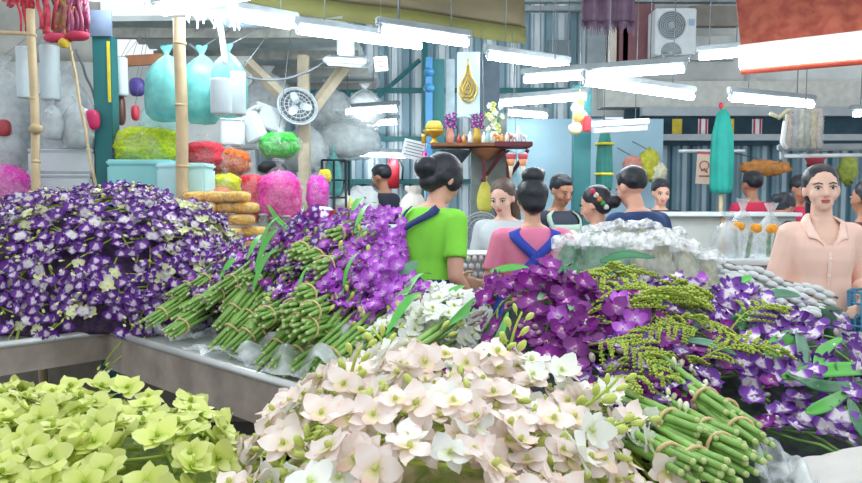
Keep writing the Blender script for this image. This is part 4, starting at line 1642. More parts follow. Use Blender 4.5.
GREEN = cloth('lime_shirt', '#8fe64a', 0.06)
NAVY = cloth('navy', '#2b3a74', 0.15)
PINK = cloth('pink_shirt', '#ef86ab', 0.06)
BLUE = cloth('blue_strap', '#3a4fbe', 0.1)
PEACH = cloth('peach_blouse', '#f7d0be', 0.05)
GREYT = cloth('grey_shirt', '#c3cbcf', 0.06)
DKBLUE = cloth('dark_blue_shirt', '#27406e', 0.12)
BLACKT = cloth('black_shirt', '#2b3340', 0.2)
SAGE = cloth('sage_apron', '#9db3a4', 0.08)
REDV = cloth('crimson_vest', '#d8365c', 0.1)
KHAKI = cloth('khaki_trousers', '#b9a98a', 0.1)
JEANS = cloth('dark_trousers', '#39414f', 0.15)
RED = mat('bright_red', '#c92f3a', 0.5)
FLORAL = mat('cloth_plaid', '#3d5a4c', 0.85, scale=14, color2='#7a3a4c')


def flat(p):
    return Vector((p.x, p.y, 0))


# woman in lime shirt, back half turned, head bowed to her right
person('person', 'woman in lime green shirt and navy apron, head bowed over her work', flat(W(427, 200, 3.75)), math.radians(-48), 1.66, SKIN, HAIR, 'bowbun', GREEN, 0.34, KHAKI,
       lean=0.10, hp=0.42, hy=-0.1, arms={1: ((0.22, -0.02, 1.02), (0.20, 0.13, 0.86)), -1: ((-0.20, 0.06, 1.02), (-0.06, 0.26, 0.96))},
       straps=[([(-0.9 - PI / 2 + 0.3, 1.335), (-PI / 2 - 0.55, 1.2), (-PI / 2 - 0.1, 1.05), (-PI / 2 + 0.9, 0.93)], 0.034, NAVY), ([(-PI / 2 + 0.9, 1.335), (-PI / 2 - 0.75, 1.18), (-PI / 2 - 1.0, 1.0)], 0.030, NAVY)],
       apron=(1.0, 0.45, -0.9, PI + 0.2, NAVY), wide=1.03)


def pink_extra(root, P, addmb, add, H, B, k, sh, el, wr):
    b = MB(); b.tube([H((0.05 * math.cos(t), -0.062 + 0.035 * math.sin(t), 1.612 + 0.008 * math.sin(2 * t))) for t in [2 * PI * i / 14 for i in range(15)]], 0.009 * k, 6)
    addmb('hair_tie', b, mat('berry_hair_tie', '#8a3a6a', 0.6))


person('person', 'woman with high bun and pink shirt crossed by blue apron straps, seen from behind', flat(W(533, 220, 3.95)), 0.05, 1.53, SKIN, HAIR, 'highbun', PINK, 0.36, JEANS, hp=0.15,
       lean=0.05, arms={1: ((0.25, 0.0, 1.03), (0.20, 0.19, 0.93)), -1: ((-0.25, 0.0, 1.02), (-0.19, 0.17, 0.88))},
       straps=[([(-PI / 2 - 0.75, 1.32), (-PI / 2 + 0.0, 1.17), (-PI / 2 + 0.85, 0.98)], 0.042, BLUE), ([(-PI / 2 + 0.75, 1.32), (-PI / 2, 1.17), (-PI / 2 - 0.85, 0.98)], 0.042, BLUE)],
       apron=(1.0, 0.4, -0.6, PI + 0.6, BLUE), extra=pink_extra, wide=1.1)

person('person', 'young woman with light hair in grey shirt looking down beside the yellow bag', flat(W(506, 200, 4.78)), PI - 0.45, 1.55, SKIN_L, HAIR_B, 'long', GREYT, 0.4, JEANS, hp=0.3, lean=0.06,
       arms={1: ((0.2, 0.06, 1.04), (0.1, 0.26, 1.0)), -1: ((-0.2, 0.06, 1.04), (-0.1, 0.26, 1.0))})
person('person', 'man in black shirt and pale grey apron looking down before the blue wall', flat(W(556, 200, 5.6)), PI + 0.5, 1.60, SKIN_D, HAIR, 'crop', BLACKT, 0.42, JEANS, hp=0.32, lean=0.05,
       apron=(1.24, 0.5, 0.5, PI - 0.5, SAGE), straps=[([(0.9, 1.2), (0.75, 1.335)], 0.03, SAGE), ([(PI - 0.9, 1.2), (PI - 0.75, 1.335)], 0.03, SAGE)], wide=1.08)


def flower_extra(root, P, addmb, add, H, B, k, sh, el, wr):
    cols = ('#d8365c', '#e9d9d4', '#d88a3c', '#3fa05a', '#e0e4dc')
    for i, c in enumerate(cols):
        b = MB(); b.ellipsoid(H((-0.086 + 0.006 * i, -0.035 - 0.012 * i, 1.570 - 0.030 * i)), (0.016 * k, 0.018 * k, 0.017 * k), 8, 6, None, lambda q: 1 + 0.2 * math.sin(9 * q.x + 7 * q.z))
        addmb('hair_flower', b, mat('clip' + c[1:], c, 0.5))


person('person', 'woman with a garland of small bright flowers pinned in her dark hair', flat(W(600, 205, 4.5)), math.radians(62), 1.50, SKIN, HAIR, 'lowbun', GREYT, 0.4, JEANS, hp=0.3, extra=None if False else flower_extra)
person('person', 'man with shaved sides in dark blue shirt seen from behind', flat(W(644, 210, 4.35)), 0.55, 1.62, SKIN, HAIR, 'crop', DKBLUE, 0.42, JEANS, hp=0.28, lean=0.12, wide=1.16)
person('person', 'person with dark hair half hidden behind the man in dark blue', flat(W(660, 200, 6.6)), PI, 1.58, SKIN, HAIR, 'crop', BLACKT, 0.42, JEANS, hp=0.2, face=True, voxel=0.014)
person('person', 'person in crimson vest seen from behind by the shutters', flat(W(752, 200, 6.9)), 0.35, 1.66, SKIN_D, HAIR, 'crop', REDV, 0.15, JEANS, hp=0.1, voxel=0.013, wide=1.1)
person('person', 'dark haired person in black bending over behind the plastic sleeves', flat(W(768, 210, 6.2)), -1.2, 1.50, SKIN_D, HAIR, 'lowbun', BLACKT, 0.4, JEANS, hp=0.5, lean=0.25, voxel=0.013)
person('person', 'man in crimson apron facing forward behind the woman in peach', flat(W(797, 200, 6.6)), PI + 0.3, 1.62, SKIN_D, HAIR, 'crop', REDV, 0.3, JEANS, hp=0.35, voxel=0.012,
       arms={1: ((0.25, 0.08, 1.08), (0.12, 0.28, 1.08)), -1: ((-0.25, 0.08, 1.08), (-0.1, 0.28, 1.08))})
person('person', 'man in black vest standing far back beside the fire extinguisher', flat(W(385, 200, 7.6)), 1.1, 1.76, SKIN_D, HAIR, 'crop', BLACKT, 0.06, JEANS, hp=0.35, voxel=0.012)
person('person', 'person in dark plaid cut off behind the woman in peach', flat(W(866, 210, 4.6)), 0.5, 1.54, SKIN_D, HAIR, 'bun', FLORAL, 0.4, JEANS, voxel=0.012)


def peach_extra(root, P, addmb, add, H, B, k, sh, el, wr):
    m = cloth('peach_collar', '#f8d6c6', 0.05)
    for s_ in (1, -1):
        b = MB()
        a = B((0.050 * s_, -0.03, 1.372)); c = B((0.075 * s_, 0.055, 1.335)); d = B((0.030 * s_, 0.118, 1.225)); e = B((0.098 * s_, 0.104, 1.262)); f = B((0.115 * s_, 0.03, 1.325)); g = B((0.085 * s_, -0.055, 1.335))
        b.sheet(lambda u, v: (a.lerp(c, min(1, 2 * u)) if u < 0.5 else c.lerp(d, 2 * u - 1)).lerp(g.lerp(f, min(1, 2 * u)) if u < 0.5 else f.lerp(e, 2 * u - 1), v) + Vector((0, 0.004, 0.014 * math.sin(PI * v))), 10, 4, 0.004)
        addmb('collar', b, m)
        b = MB()
        d_ = (el[s_] - wr[s_]).normalized()
        q = el[s_].lerp(wr[s_], 0.36)
        b.tube([q - d_ * 0.018, q + d_ * 0.018], [0.051 * k, 0.053 * k], 16)
        addmb('cuff', b, m)
    b = MB()
    pts = [B((0.004, torso_at(z)[1] + torso_at(z)[2] + 0.022, z)) for z in (1.20, 1.12, 1.04, 0.96, 0.88)]
    b.tube(pts, 0.009 * k, 6, flat=0.4)
    addmb('placket', b, m)
    for z in (1.17, 1.09, 1.01, 0.93):
        b = MB(); b.ellipsoid(B((0.004, torso_at(z)[1] + torso_at(z)[2] + 0.028, z)), (0.006, 0.003, 0.006), 8, 6); addmb('button', b, mat('pearl_button', '#f4ece6', 0.3))
    s_ = -1
    q = el[s_].lerp(wr[s_], 0.86); d_ = (el[s_] - wr[s_]).normalized()
    b = MB(); b.tube([q - d_ * 0.006, q + d_ * 0.006], 0.031 * k, 14); addmb('bracelet', b, mat('orange_bracelet', '#d8863c', 0.5))


person('person', 'woman in peach blouse with hair tied back gazing ahead beyond the plastic packets', flat(W(822, 200, 3.52)), PI - 0.16, 1.585, SKIN_L, HAIR, 'pony', PEACH, 0.68, JEANS,
       hp=-0.03, hy=-0.10, hr=0.03, voxel=0.0065, vneck=0.13, extra=peach_extra, wide=0.87,
       arms={-1: ((-0.215, -0.03, 1.05), (-0.13, 0.15, 0.98)), 1: ((0.195, -0.01, 1.04), (0.20, 0.19, 0.94))})

# ------------------------------------------------------------------ plastic bags, petals, boxes and poles of the stall behind
BAG_CLEAR = film('bag_clear', '#d9e0e2', 0.42, 0.25, 16, 0.12)
BAG_TEAL = film('bag_teal', '#78c8c4', 0.55, 0.3, 14, 0.14)
BAG_PALE = film('bag_pale_blue', '#bfe4e8', 0.5, 0.25, 14, 0.14)
SHINE = film('bag_wrap', '#f2f4f4', 0.09, 0.12, 22, 0.09)


def petals_mat(name, c1, c2):
    return mat('petals_' + name, c1, 0.7, scale=55, color2=c2, bump=1.0, spec=0.2)


def bag_mesh(w, h, d, seed, neck=0.22, lump=0.10, seg=22, knot=True, sag=1.0):
    """A soft plastic bag standing on its base: bulging body, gathered neck and ruffled mouth."""
    o_ = seed * 3.17
    b = MB()
    prof = [(0.02, 0.0), (0.62, 0.01), (0.88, 0.10), (1.0, 0.28), (0.97, 0.45), (0.84, 0.62), (0.60, 0.75), (0.34, 0.83)]
    if knot:
        prof += [(neck * 0.5, 0.875), (neck * 0.45, 0.90), (neck * 0.9, 0.95), (neck * 1.3, 1.0)]
    else:
        prof += [(0.55, 0.9), (0.5, 1.0)]
    rings = []
    for r, z in prof:
        row = []
        for k in range(seg):
            t = 2 * PI * k / seg
            n = noise.noise(Vector((math.cos(t) * 1.6 + o_, math.sin(t) * 1.6, z * 3.0 + o_)))
            fold = 0.07 * math.sin(t * 7 + o_ * 5 + z * 3) * (0.3 + z)
            m = r * (1 + lump * 1.6 * n + fold * (1 if z > 0.5 else 0.4))
            row.append((math.cos(t) * m * w / 2, math.sin(t) * m * d / 2, z * h + 0.02 * h * n))
        rings.append(row)
    b.loft(rings, cap=False)
    n0 = len(b.v) - len(rings) * seg
    b.face([n0 + i for i in reversed(range(seg))])
    return b


def move(b, p):
    b.v = [v + Vector(p) for v in b.v]
    return b


def bag(name, label, cat, box, y, m, content=None, seed=1.0, depth=0.8, group=None, fill=0.78, knot=True, neck=0.22, lump=0.1):
    """box: the bag's outline in the picture (x0, y0, x1, y1) at distance y."""
    x0, y0, x1, y1 = box
    p = W((x0 + x1) / 2, y1, y)
    t = W((x0 + x1) / 2, y0, y)
    w, h = S(x1 - x0, y), t.z - p.z
    root = thing(name, label, cat, p, group)
    move(bag_mesh(w, h, w * depth, seed, neck, lump, knot=knot), p).build('film', m, root)
    if 'hanging' in label or 'tied' in label or 'behind the thick' in label:
        b = MB(); b.tube([(p.x, y, t.z - 0.01), (p.x, max(y, 5.4), 2.64)], 0.0025, 4); b.build('string', WIRE, root)
    if content is not None:
        b = MB()
        o_ = Vector((seed * 7.1, 0, 0))
        kk = 1.0 if m is SHINE else 0.80
        b.ellipsoid((0, 0, 0), (w * 0.46 * kk, w * depth * 0.44 * kk, h * fill * 0.5 * (0.92 if kk < 1 else 1)), 64, 44,
                    fn=lambda q: (1.0 / (abs(q.x) ** 3 + abs(q.y) ** 3 + abs(q.z) ** 3) ** 0.33) * 0.93 + 0.14 * noise.noise(q * 2.2 + o_) + 0.13 * abs(noise.noise(q * 9 + o_)) + 0.05 * noise.noise(q * 25))
        move(b, p + Vector((0, 0, h * fill * 0.5 + 0.01)))
        b.build('contents', content, root)
    return root


# poles
def pole(name, label, a, c, r, m, nodes=0, cat='pole'):
    a, c = Vector(a), Vector(c)
    root = thing(name, label, cat, a)
    b = MB()
    n = 14
    b.tube([a.lerp(c, t / n) + Vector((0.004 * math.sin(t * 1.3), 0, 0)) for t in range(n + 1)], [r * (1.04 - 0.08 * t / n) for t in range(n + 1)], 12)
    b.build('shaft', m, root)
    for k in range(nodes):
        q = a.lerp(c, (k + 0.6) / nodes)
        d = (c - a).normalized()
        b = MB(); b.tube([q - d * 0.008, q, q + d * 0.008], [r * 1.02, r * 1.13, r * 1.02], 12); b.build('node', m, root)
    return root


def vpole(name, label, px, y, r, m, z0=0.0, z1=2.5, nodes=0):
    p = W(px, 195, y)
    return pole(name, label, (p.x, y, z0), (p.x, y, z1), r, m, nodes)


root = vpole('bamboo_pole', 'thick bamboo pole rising behind the tall violet pile beside the cyan box', 183, 4.35, 0.035, BAMBOO, 0, 2.46, 7)
root = vpole('bamboo_pole', 'slimmer bamboo pole tied with string in front of the clear hanging bags', 37, 4.3, 0.024, BAMBOO, 0, 2.5, 7)
q = W(36, 129, 4.27)
b = MB(); b.ellipsoid(q, (0.038, 0.038, 0.03), 12, 8); tag(b.build('twine_knot', mat('jute', '#b7a37c', 0.9)), 'twine knot wound round the slimmer bamboo pole', 'knot')
pole('bamboo_stick', 'thin leaning bamboo stick between the slim pole and the green post', W(97, 196, 4.5), W(69, 40, 4.6), 0.009, BAMBOO, 5)
pole('bamboo_stick', 'thin grey stick leaning from the stall roof toward the green post', W(103, 118, 4.8), W(76, 50, 4.9), 0.008, WIRE)
p = W(109, 195, 4.75)
root = thing('green_post', 'teal green square steel post with yellow tape beside the cyan box', 'post', (p.x, 4.75, 0))
b = MB(); b.box((p.x, 4.75, 1.22), (0.115, 0.11, 2.44), None, 0.006); b.build('shaft', GREENP, root)
t0, t1 = W(109, 102, 4.68), W(109, 41, 4.68)
b = MB(); b.box(((t0.x), 4.69, (t0.z + t1.z) / 2), (0.018, 0.006, t1.z - t0.z)); b.build('yellow_tape', YELLOW, root)
t0, t1 = W(109, 36, 4.68), W(109, 10, 4.68)
b = MB(); b.box((p.x, 4.69, (t0.z + t1.z) / 2), (0.14, 0.02, t1.z - t0.z)); b.build('cover_plate', mat('slate_plate', '#64748a', 0.6), root)
p = W(305, 195, 5.7)
root = thing('wooden_post', 'weathered wooden post with two diagonal braces carrying the stall roof', 'post', (p.x, 5.7, 0))
PW = mat('weathered_post', '#b3a892', 0.8, vary=0.2, scale=10)
b = MB(); b.box((p.x, 5.7, 1.25), (0.085, 0.08, 2.5), None, 0.006); b.build('shaft', PW, root)
for a, c in (((299, 112), (247, 62)), ((311, 112), (345, 66))):
    u, v = W(*a, 5.66), W(*c, 5.66)
    b = MB(); b.tube([u, v], 0.045, 4); b.build('brace', PW, root, smooth=False)

# red and yellow paper garlands hung under the roof
for k, (x0, y0, x1, y1, c, c2, lab) in enumerate(((22, -6, 33, 34, '#d8404c', '#b82c3c', 'red streamer hanging left of the slim bamboo pole'),
                                             (41, -6, 58, 36, '#e0525c', '#b03a50', 'red streamer hanging close behind the slim bamboo pole'),
                                             (56, -4, 72, 42, '#b08a4c', '#8a4a5c', 'golden streamer in the middle of the hanging bundle'),
                                             (70, -4, 86, 40, '#8a4468', '#a8586c', 'wine coloured streamer at the end of the hanging bundle'),
                                             (4, -10, 22, 6, '#d8606c', '#c24454', 'short red streamer by the edge of the stall roof'))):
    y = 4.55
    a, c_ = W(x0, y0, y), W(x1, y1, y)
    root = thing('streamer', lab, 'streamer', ((a.x + c_.x) / 2, y, a.z))
    rr = random.Random(k + 40)
    w = c_.x - a.x
    b = MB()
    for j in range(12):
        x = a.x + w * (j + 0.5) / 12
        ph = rr.uniform(0, 6)
        L = (a.z - c_.z) * rr.uniform(0.8, 1.05)
        yy = y + rr.uniform(-0.04, 0.04)
        b.sheet(lambda u, v: (x + (v - 0.5) * w * 0.26 + 0.015 * math.sin(u * 7 + ph), yy + 0.015 * math.cos(u * 9 + ph), a.z - L * u), 10, 1, 0.001)
    b.build('ribbons', mat('streamer' + c[1:], c, 0.6, scale=18, color2=c2), root)
    b = MB(); b.tube([(a.x, y, a.z), (c_.x, y, a.z)], 0.008, 6); b.build('rod', BAMBOO, root)
a, c = W(-30, 31, 4.5), W(33, 34, 4.5)
pole('bamboo_rail', 'thin bamboo rail tied across under the red streamers', a, c, 0.012, BAMBOO, 3)
# fallen tassels lowest in the garland bundle
for k, (px, py, c, lab) in enumerate(((56, 38, '#c23a5c', 'crimson tassel under the golden streamer'), (78, 36, '#b83050', 'crimson tassel under the wine coloured streamer'), (64, 43, '#d8b83c', 'yellow tassel lowest under the streamers'))):
    q = W(px, py, 4.5)
    b = MB(); b.ellipsoid(q, (0.07 if k < 2 else 0.03, 0.04, 0.03), 14, 8, None, lambda t: 1 + 0.25 * noise.noise(t * 6))
    tag(b.build('tassel', mat('tassel' + c[1:], c, 0.7, bump=0.5)), lab, 'tassel')

# grey canvas drop behind
a, c = W(-40, -8, 5.6), W(100, 62, 5.6)
b = MB(); b.sheet(lambda u, v: (a.x + (c.x - a.x) * u, 5.6 + 0.03 * math.sin(u * 14), c.z + (a.z - c.z) * v), 20, 6, 0.006)
tag(b.build('canvas_drop', CANVAS), 'grey canvas hanging behind the red streamers', 'canvas')

# hanging clear bags and white rolls at the far side of the stall
BG = [
    ('plastic_bag', 'big clear plastic bag hanging behind the slim bamboo pole', 'bag', (-30, 56, 40, 160), 4.9, BAG_CLEAR, mat('white_foam_bits', '#dde4e5', 0.8, vary=0.15, scale=18, bump=0.4), 1.3),
    ('plastic_bag', 'tall clear plastic bag of white foam shapes beside the thin leaning stick', 'bag', (38, 62, 96, 158), 4.85, BAG_CLEAR, mat('white_foam_bits', '#dde4e5'), 2.1),
    ('plastic_bag', 'grey white plastic bag hanging above the magenta petals', 'bag', (-25, 120, 30, 175), 4.8, BAG_CLEAR, mat('grey_bits', '#bfbfc2', 0.8, vary=0.25, scale=12, bump=0.4), 2.6),
    ('petal_bag', 'bag of magenta petals at the very edge beside the tall pile', 'bag', (-22, 152, 31, 216), 4.55, SHINE, petals_mat('magenta', '#c2309a', '#d858b4'), 3.3),
    ('petal_bag', 'bag of lime green petals behind the green post and above the cyan box', 'bag', (114, 118, 182, 166), 4.75, SHINE, petals_mat('lime', '#9ab82c', '#c2cf3a'), 4.2),
    ('petal_bag', 'bag of red petals just beside the thick bamboo pole', 'bag', (182, 134, 226, 174), 5.0, SHINE, petals_mat('red', '#c23044', '#d84a56'), 5.3),
    ('petal_bag', 'bag of orange red petals with a purple base beneath the white cartons', 'bag', (206, 142, 252, 178), 5.1, SHINE, petals_mat('orange', '#c8503a', '#d8863c'), 5.9),
    ('petal_bag', 'bag of bright green leaves tied below the round fan', 'bag', (259, 126, 301, 160), 4.95, SHINE, petals_mat('green', '#2a9a3a', '#4fbf4a'), 6.6),
    ('petal_bag', 'bag of yellow green petals beside the cyan box', 'bag', (208, 168, 245, 202), 4.7, SHINE, petals_mat('yellow', '#c6cf2c', '#d8d84a'), 7.2),
    ('petal_bag', 'big bag of scarlet petals next to the big pink one', 'bag', (233, 162, 272, 226), 4.75, SHINE, petals_mat('scarlet', '#c22438', '#d83c4c'), 8.4),
    ('petal_bag', 'big bag of hot pink petals in front of the wooden post', 'bag', (256, 158, 304, 226), 4.7, SHINE, petals_mat('pink', '#d83a94', '#e85cac'), 9.5),
    ('petal_bag', 'pink petal bag above the red bowl, just past the wooden post', 'bag', (306, 166, 330, 214), 5.0, SHINE, petals_mat('hotpink', '#c83aa8', '#d85abc'), 10.2),
    ('petal_bag', 'small yellow petal bag behind the pink one past the wooden post', 'bag', (318, 167, 332, 184), 5.2, SHINE, petals_mat('gold', '#d8c83a', '#c9b82c'), 10.9),
    ('petal_bag', 'small salmon petal bag low between the cyan box and the scarlet petals', 'bag', (206, 184, 232, 206), 4.6, SHINE, petals_mat('salmon', '#d8785c', '#e08a6c'), 11.3),
    ('plastic_bag', 'teal plastic bag with pale cups hanging behind the thick bamboo pole', 'bag', (146, 46, 190, 122), 4.6, BAG_TEAL, mat('pale_teal_cups', '#9ad0cf', 0.6, vary=0.15, scale=10), 12.4),
    ('plastic_bag', 'teal plastic bag hanging just past the thick bamboo pole', 'bag', (182, 46, 224, 124), 4.65, BAG_TEAL, mat('pale_teal_cups', '#9ad0cf'), 13.1),
    ('plastic_bag', 'teal plastic bag tied with a white ribbon holding paper rolls', 'bag', (210, 44, 248, 118), 4.5, BAG_TEAL, None, 14.6),
    ('plastic_bag', 'pale bag drooping from the teal bags over the red petals', 'bag', (140, 96, 182, 138), 4.85, BAG_PALE, None, 15.2),
    ('plastic_bag', 'white plastic bundle piled highest behind the lit tube on wires', 'bag', (345, 84, 385, 128), 7.6, BAG_CLEAR, mat('white_bundle', '#d6dad8', 0.8, vary=0.1, scale=8), 16.3),
    ('plastic_bag', 'white plastic bundle behind the wooden post at fan height', 'bag', (306, 80, 352, 132), 6.6, BAG_CLEAR, mat('white_bundle', '#d6dad8'), 17.8),
    ('plastic_bag', 'broad white plastic bundle resting low beside the wooden post', 'bag', (310, 112, 382, 160), 6.4, BAG_CLEAR, mat('white_bundle', '#d6dad8'), 18.4),
    ('plastic_bag', 'crumpled clear bag hanging left of the round fan', 'bag', (246, 66, 292, 124), 6.0, BAG_CLEAR, mat('grey_bits', '#bfbfc2'), 19.3),
    ('plastic_bag', 'small clear bag squeezed between round fan and wooden brace', 'bag', (282, 118, 330, 172), 6.1, BAG_CLEAR, mat('white_bundle', '#d6dad8'), 20.9),
    ('plastic_bag', 'silvery bag on the tray beneath the magenta petals', 'bag', (-20, 202, 30, 240), 4.0, BAG_CLEAR, mat('white_foam_bits', '#dde4e5'), 21.7),
]
for nm, lab, cat, box, y, m, ct, seed in BG:
    bag(nm, lab, cat, box, y, m, ct, seed)

# white paper rolls
def roll(label, px0, py0, px1, py1, y, m=WHITEM, nm='paper_roll'):
    p, q = W((px0 + px1) / 2, py1, y), W((px0 + px1) / 2, py0, y)
    r = S(px1 - px0, y) / 2
    root = thing(nm, label, 'roll', p)
    b = MB(); b.lathe([(0.012, 0), (r * 0.97, 0), (r, 0.01), (r, q.z - p.z - 0.01), (r * 0.97, q.z - p.z), (0.012, q.z - p.z)], p, 24); b.build('paper', m, root)
    if y > 4.3:
        b = MB(); b.tube([q + Vector((0, 0, -0.01)), (q.x, 5.4, 2.64)], 0.002, 4); b.build('string', WIRE, root)
    b = MB(); b.lathe([(0.013, -0.002), (0.02, -0.002), (0.02, q.z - p.z + 0.002), (0.013, q.z - p.z + 0.002)], p, 12); b.build('core_tube', BAMBOO, root)


RW = mat('roll_white', '#c4d2d6', 0.7, vary=0.04)
roll('white paper roll in front of the ribbon tied teal bag', 211, 79, 232, 114, 4.3, RW)
roll('white paper roll inside the ribbon tied teal bag', 231, 72, 246, 115, 4.42, RW)
roll('white roll standing right beside the green post top', 116, 58, 128, 96, 4.95, RW)
roll('white roll hanging left of the slim bamboo pole', 18, 47, 32, 98, 4.6, RW)
roll('white roll hanging just right of the slim bamboo pole', 42, 46, 60, 100, 4.7, RW)
# plastic ribbon and tatters on the roof edge
a, c = W(217, 14, 4.35), W(226, 64, 4.45)
b = MB(); b.sheet(lambda u, v: a.lerp(c, u) + Vector(((v - 0.5) * 0.035, 0.02 * math.sin(4 * u), 0)), 12, 2, 0.001)
tag(b.build('ribbon', mat('white_ribbon', '#e8eef0', 0.4)), 'white plastic ribbon hanging from the roof edge to the teal bag', 'ribbon')
rr = random.Random(3)
a, c = W(186, 11, 4.5), W(236, 13, 4.6)
b = MB()
for k in range(20):
    p = a.lerp(c, k / 19.0)
    L = rr.uniform(0.04, 0.11); dx = rr.uniform(-.03, .03); wd = rr.uniform(0.01, 0.03)
    b.sheet(lambda u, v: p + Vector(((v - 0.5) * wd * (1 - 0.7 * u) + dx * u, 0.02 * math.sin(5 * u + k), -L * u)), 5, 1, 0.001)
b.tube([a, c], 0.014, 6)
tag(b.build('torn_fringe', mat('white_ribbon', '#e8eef0')), 'torn white plastic fringe along the roof edge over the bamboo pole', 'fringe')
a, c = W(210, 2, 4.75), W(280, 10, 5.1)
b = MB(); b.sheet(lambda u, v: a.lerp(c, u) + Vector((0, 0.1 * v, -0.14 * v * (1 - 0.4 * u))), 12, 3, 0.006)
tag(b.build('tarpaulin', mat('slate_tarp', '#7f949e', 0.7)), 'slate blue tarpaulin flap beside the torn fringe', 'tarpaulin')


# boxes
def crate(name, label, cat, box, y, d, m, rot=0.0, lid=None, group=None, tilt=0.0):
    x0, y0, x1, y1 = box
    p, q = W((x0 + x1) / 2, y1, y), W((x0 + x1) / 2, y0, y)
    w, h = S(x1 - x0, y), q.z - p.z
    root = thing(name, label, cat, p, group)
    M = Matrix.Rotation(tilt, 3, 'Y') @ Matrix.Rotation(rot, 3, 'Z')
    b = MB(); b.box(p + Vector((0, 0, h * 0.44)), (w, d, h * 0.88), M, 0.012); b.build('box_body', m, root)
    b = MB(); b.box(p + Vector((0, 0, h * 0.93)), (w * 1.02, d * 1.02, h * 0.12), M, 0.010); b.build('lid', lid or m, root)
    return root


FOAM = mat('white_foam', '#ccd5d8', 0.8, vary=0.04)
CYAN = mat('cyan_box', '#8fd0cf', 0.6, vary=0.08, scale=4)
CYANL = mat('cyan_wrap', '#b9e4e6', 0.45, vary=0.08, scale=4)
crate('foam_box', 'long white foam box resting on a smaller one behind the slim pole', 'box', (40, 150, 104, 174), 4.85, 0.3, FOAM)
crate('foam_box', 'white foam box behind the leaning stick, beneath the long one', 'box', (48, 174, 102, 204), 4.85, 0.3, FOAM)
crate('foam_box', 'small white foam box between the green post and the cyan box', 'box', (114, 172, 138, 192), 4.95, 0.2, FOAM)
crate('foam_box', 'white foam box with a lid, topmost by the green post', 'box', (60, 138, 102, 151), 4.85, 0.26, FOAM)
crate('carton', 'cyan carton with dull sides behind the thick bamboo pole', 'box', (116, 160, 176, 208), 4.6, 0.28, CYAN, 0.12)
crate('carton', 'cyan wrapped carton with folded shiny end past the thick bamboo pole', 'box', (163, 163, 211, 209), 4.5, 0.2, CYANL, -0.05)
for k, (bx, rt, lab) in enumerate((((222, 118, 244, 146), 0.1, 'white carton hanging between the teal bags and green leaves'), ((243, 108, 262, 142), -0.3, 'white carton turned aside beneath the crumpled clear bag'),
                                   ((256, 106, 286, 130), 0.35, 'tilted white carton left of the round fan'), ((230, 128, 260, 150), 0.0, 'lowest white carton over the orange red petals'))):
    crate('white_carton', lab, 'box', bx, 5.3 + 0.12 * k, 0.10, FOAM, rt, None, None, rt * 1.2 - 0.08)
# hanging crimson pouch and purple packet
for box, y, c, lab in (((84, 108, 101, 132), 4.65, '#c2245c', 'crimson packet hanging beside the leaning stick'), ((128, 76, 146, 98), 5.2, '#4a3f86', 'indigo packet behind the white roll by the green post'), ((116, 92, 126, 128), 5.0, '#6a4438', 'brown board standing by the green post'),
                       ((131, 104, 140, 122), 5.1, '#c23a4a', 'red packet beside the brown board'), ((-6, 118, 12, 138), 4.72, '#a83a44', 'dark red packet at the very edge above the magenta petals')):
    x0, y0, x1, y1 = box
    a, c_ = W(x0, y0, y), W(x1, y1, y)
    b = MB(); b.ellipsoid(((a.x + c_.x) / 2, y, (a.z + c_.z) / 2), ((c_.x - a.x) / 2, 0.03, (a.z - c_.z) / 2), 16, 10, None, lambda q: 1.0 / max(abs(q.x) ** 4 + abs(q.z) ** 4 + 0.2, 0.3) ** 0.25 * 0.9)
    root = thing('packet', lab, 'packet', ((a.x + c_.x) / 2, y, a.z))
    b.build('pouch', mat('packet' + c[1:], c, 0.35, vary=0.2), root)
    b = MB(); b.tube([((a.x + c_.x) / 2, y, a.z - 0.005), ((a.x + c_.x) / 2, 5.4, 2.64)], 0.002, 4); b.build('string', WIRE, root)

# heap of shiny packets of yellow garlands
GOLDP = mat('yellow_garland', '#e8a41c', 0.5, scale=60, color2='#f4cc58', bump=1.0)
rr = random.Random(17)
for k in range(15):
    lay = k // 3
    px = 206 + (k % 3) * 20 + (6 if lay % 2 else 0) - (0, 0, 4, 7, 10)[lay]
    py = (250, 238, 226, 214, 203)[lay]
    p = W(px, py, 4.25 - 0.0 * lay)
    p.y += rr.uniform(-0.05, 0.05)
    root = thing('garland_packet', 'shiny packet of yellow garlands, %s in the %s by the tall pile' % (ORD[k % 3], ('lowest row', 'second row', 'middle row', 'fourth row', 'top row')[lay]), 'packet', p, 'packets of yellow garlands')
    M = Matrix.Rotation(rr.uniform(-0.4, 0.4), 3, 'Z')
    b = MB(); b.ellipsoid(p + Vector((0, 0, 0.035)), (0.075, 0.07, 0.032), 40, 14, M, lambda q: 0.95 / (abs(q.x) ** 4 + abs(q.y) ** 4 + abs(q.z) ** 3) ** 0.25 + 0.05 * math.sin(q.y * 24 + k) + 0.06 * noise.noise(q * 3 + Vector((k, 0, 0))))
    b.build('garlands', GOLDP, root)
    b = MB(); b.ellipsoid(p + Vector((0, 0, 0.037)), (0.082, 0.078, 0.038), 28, 12, M, lambda q: 0.98 / (abs(q.x) ** 4 + abs(q.y) ** 4 + abs(q.z) ** 3) ** 0.25 + 0.10 * noise.noise(q * 4 + Vector((k, 3, 0))))
    b.build('wrapper', SHINE, root)

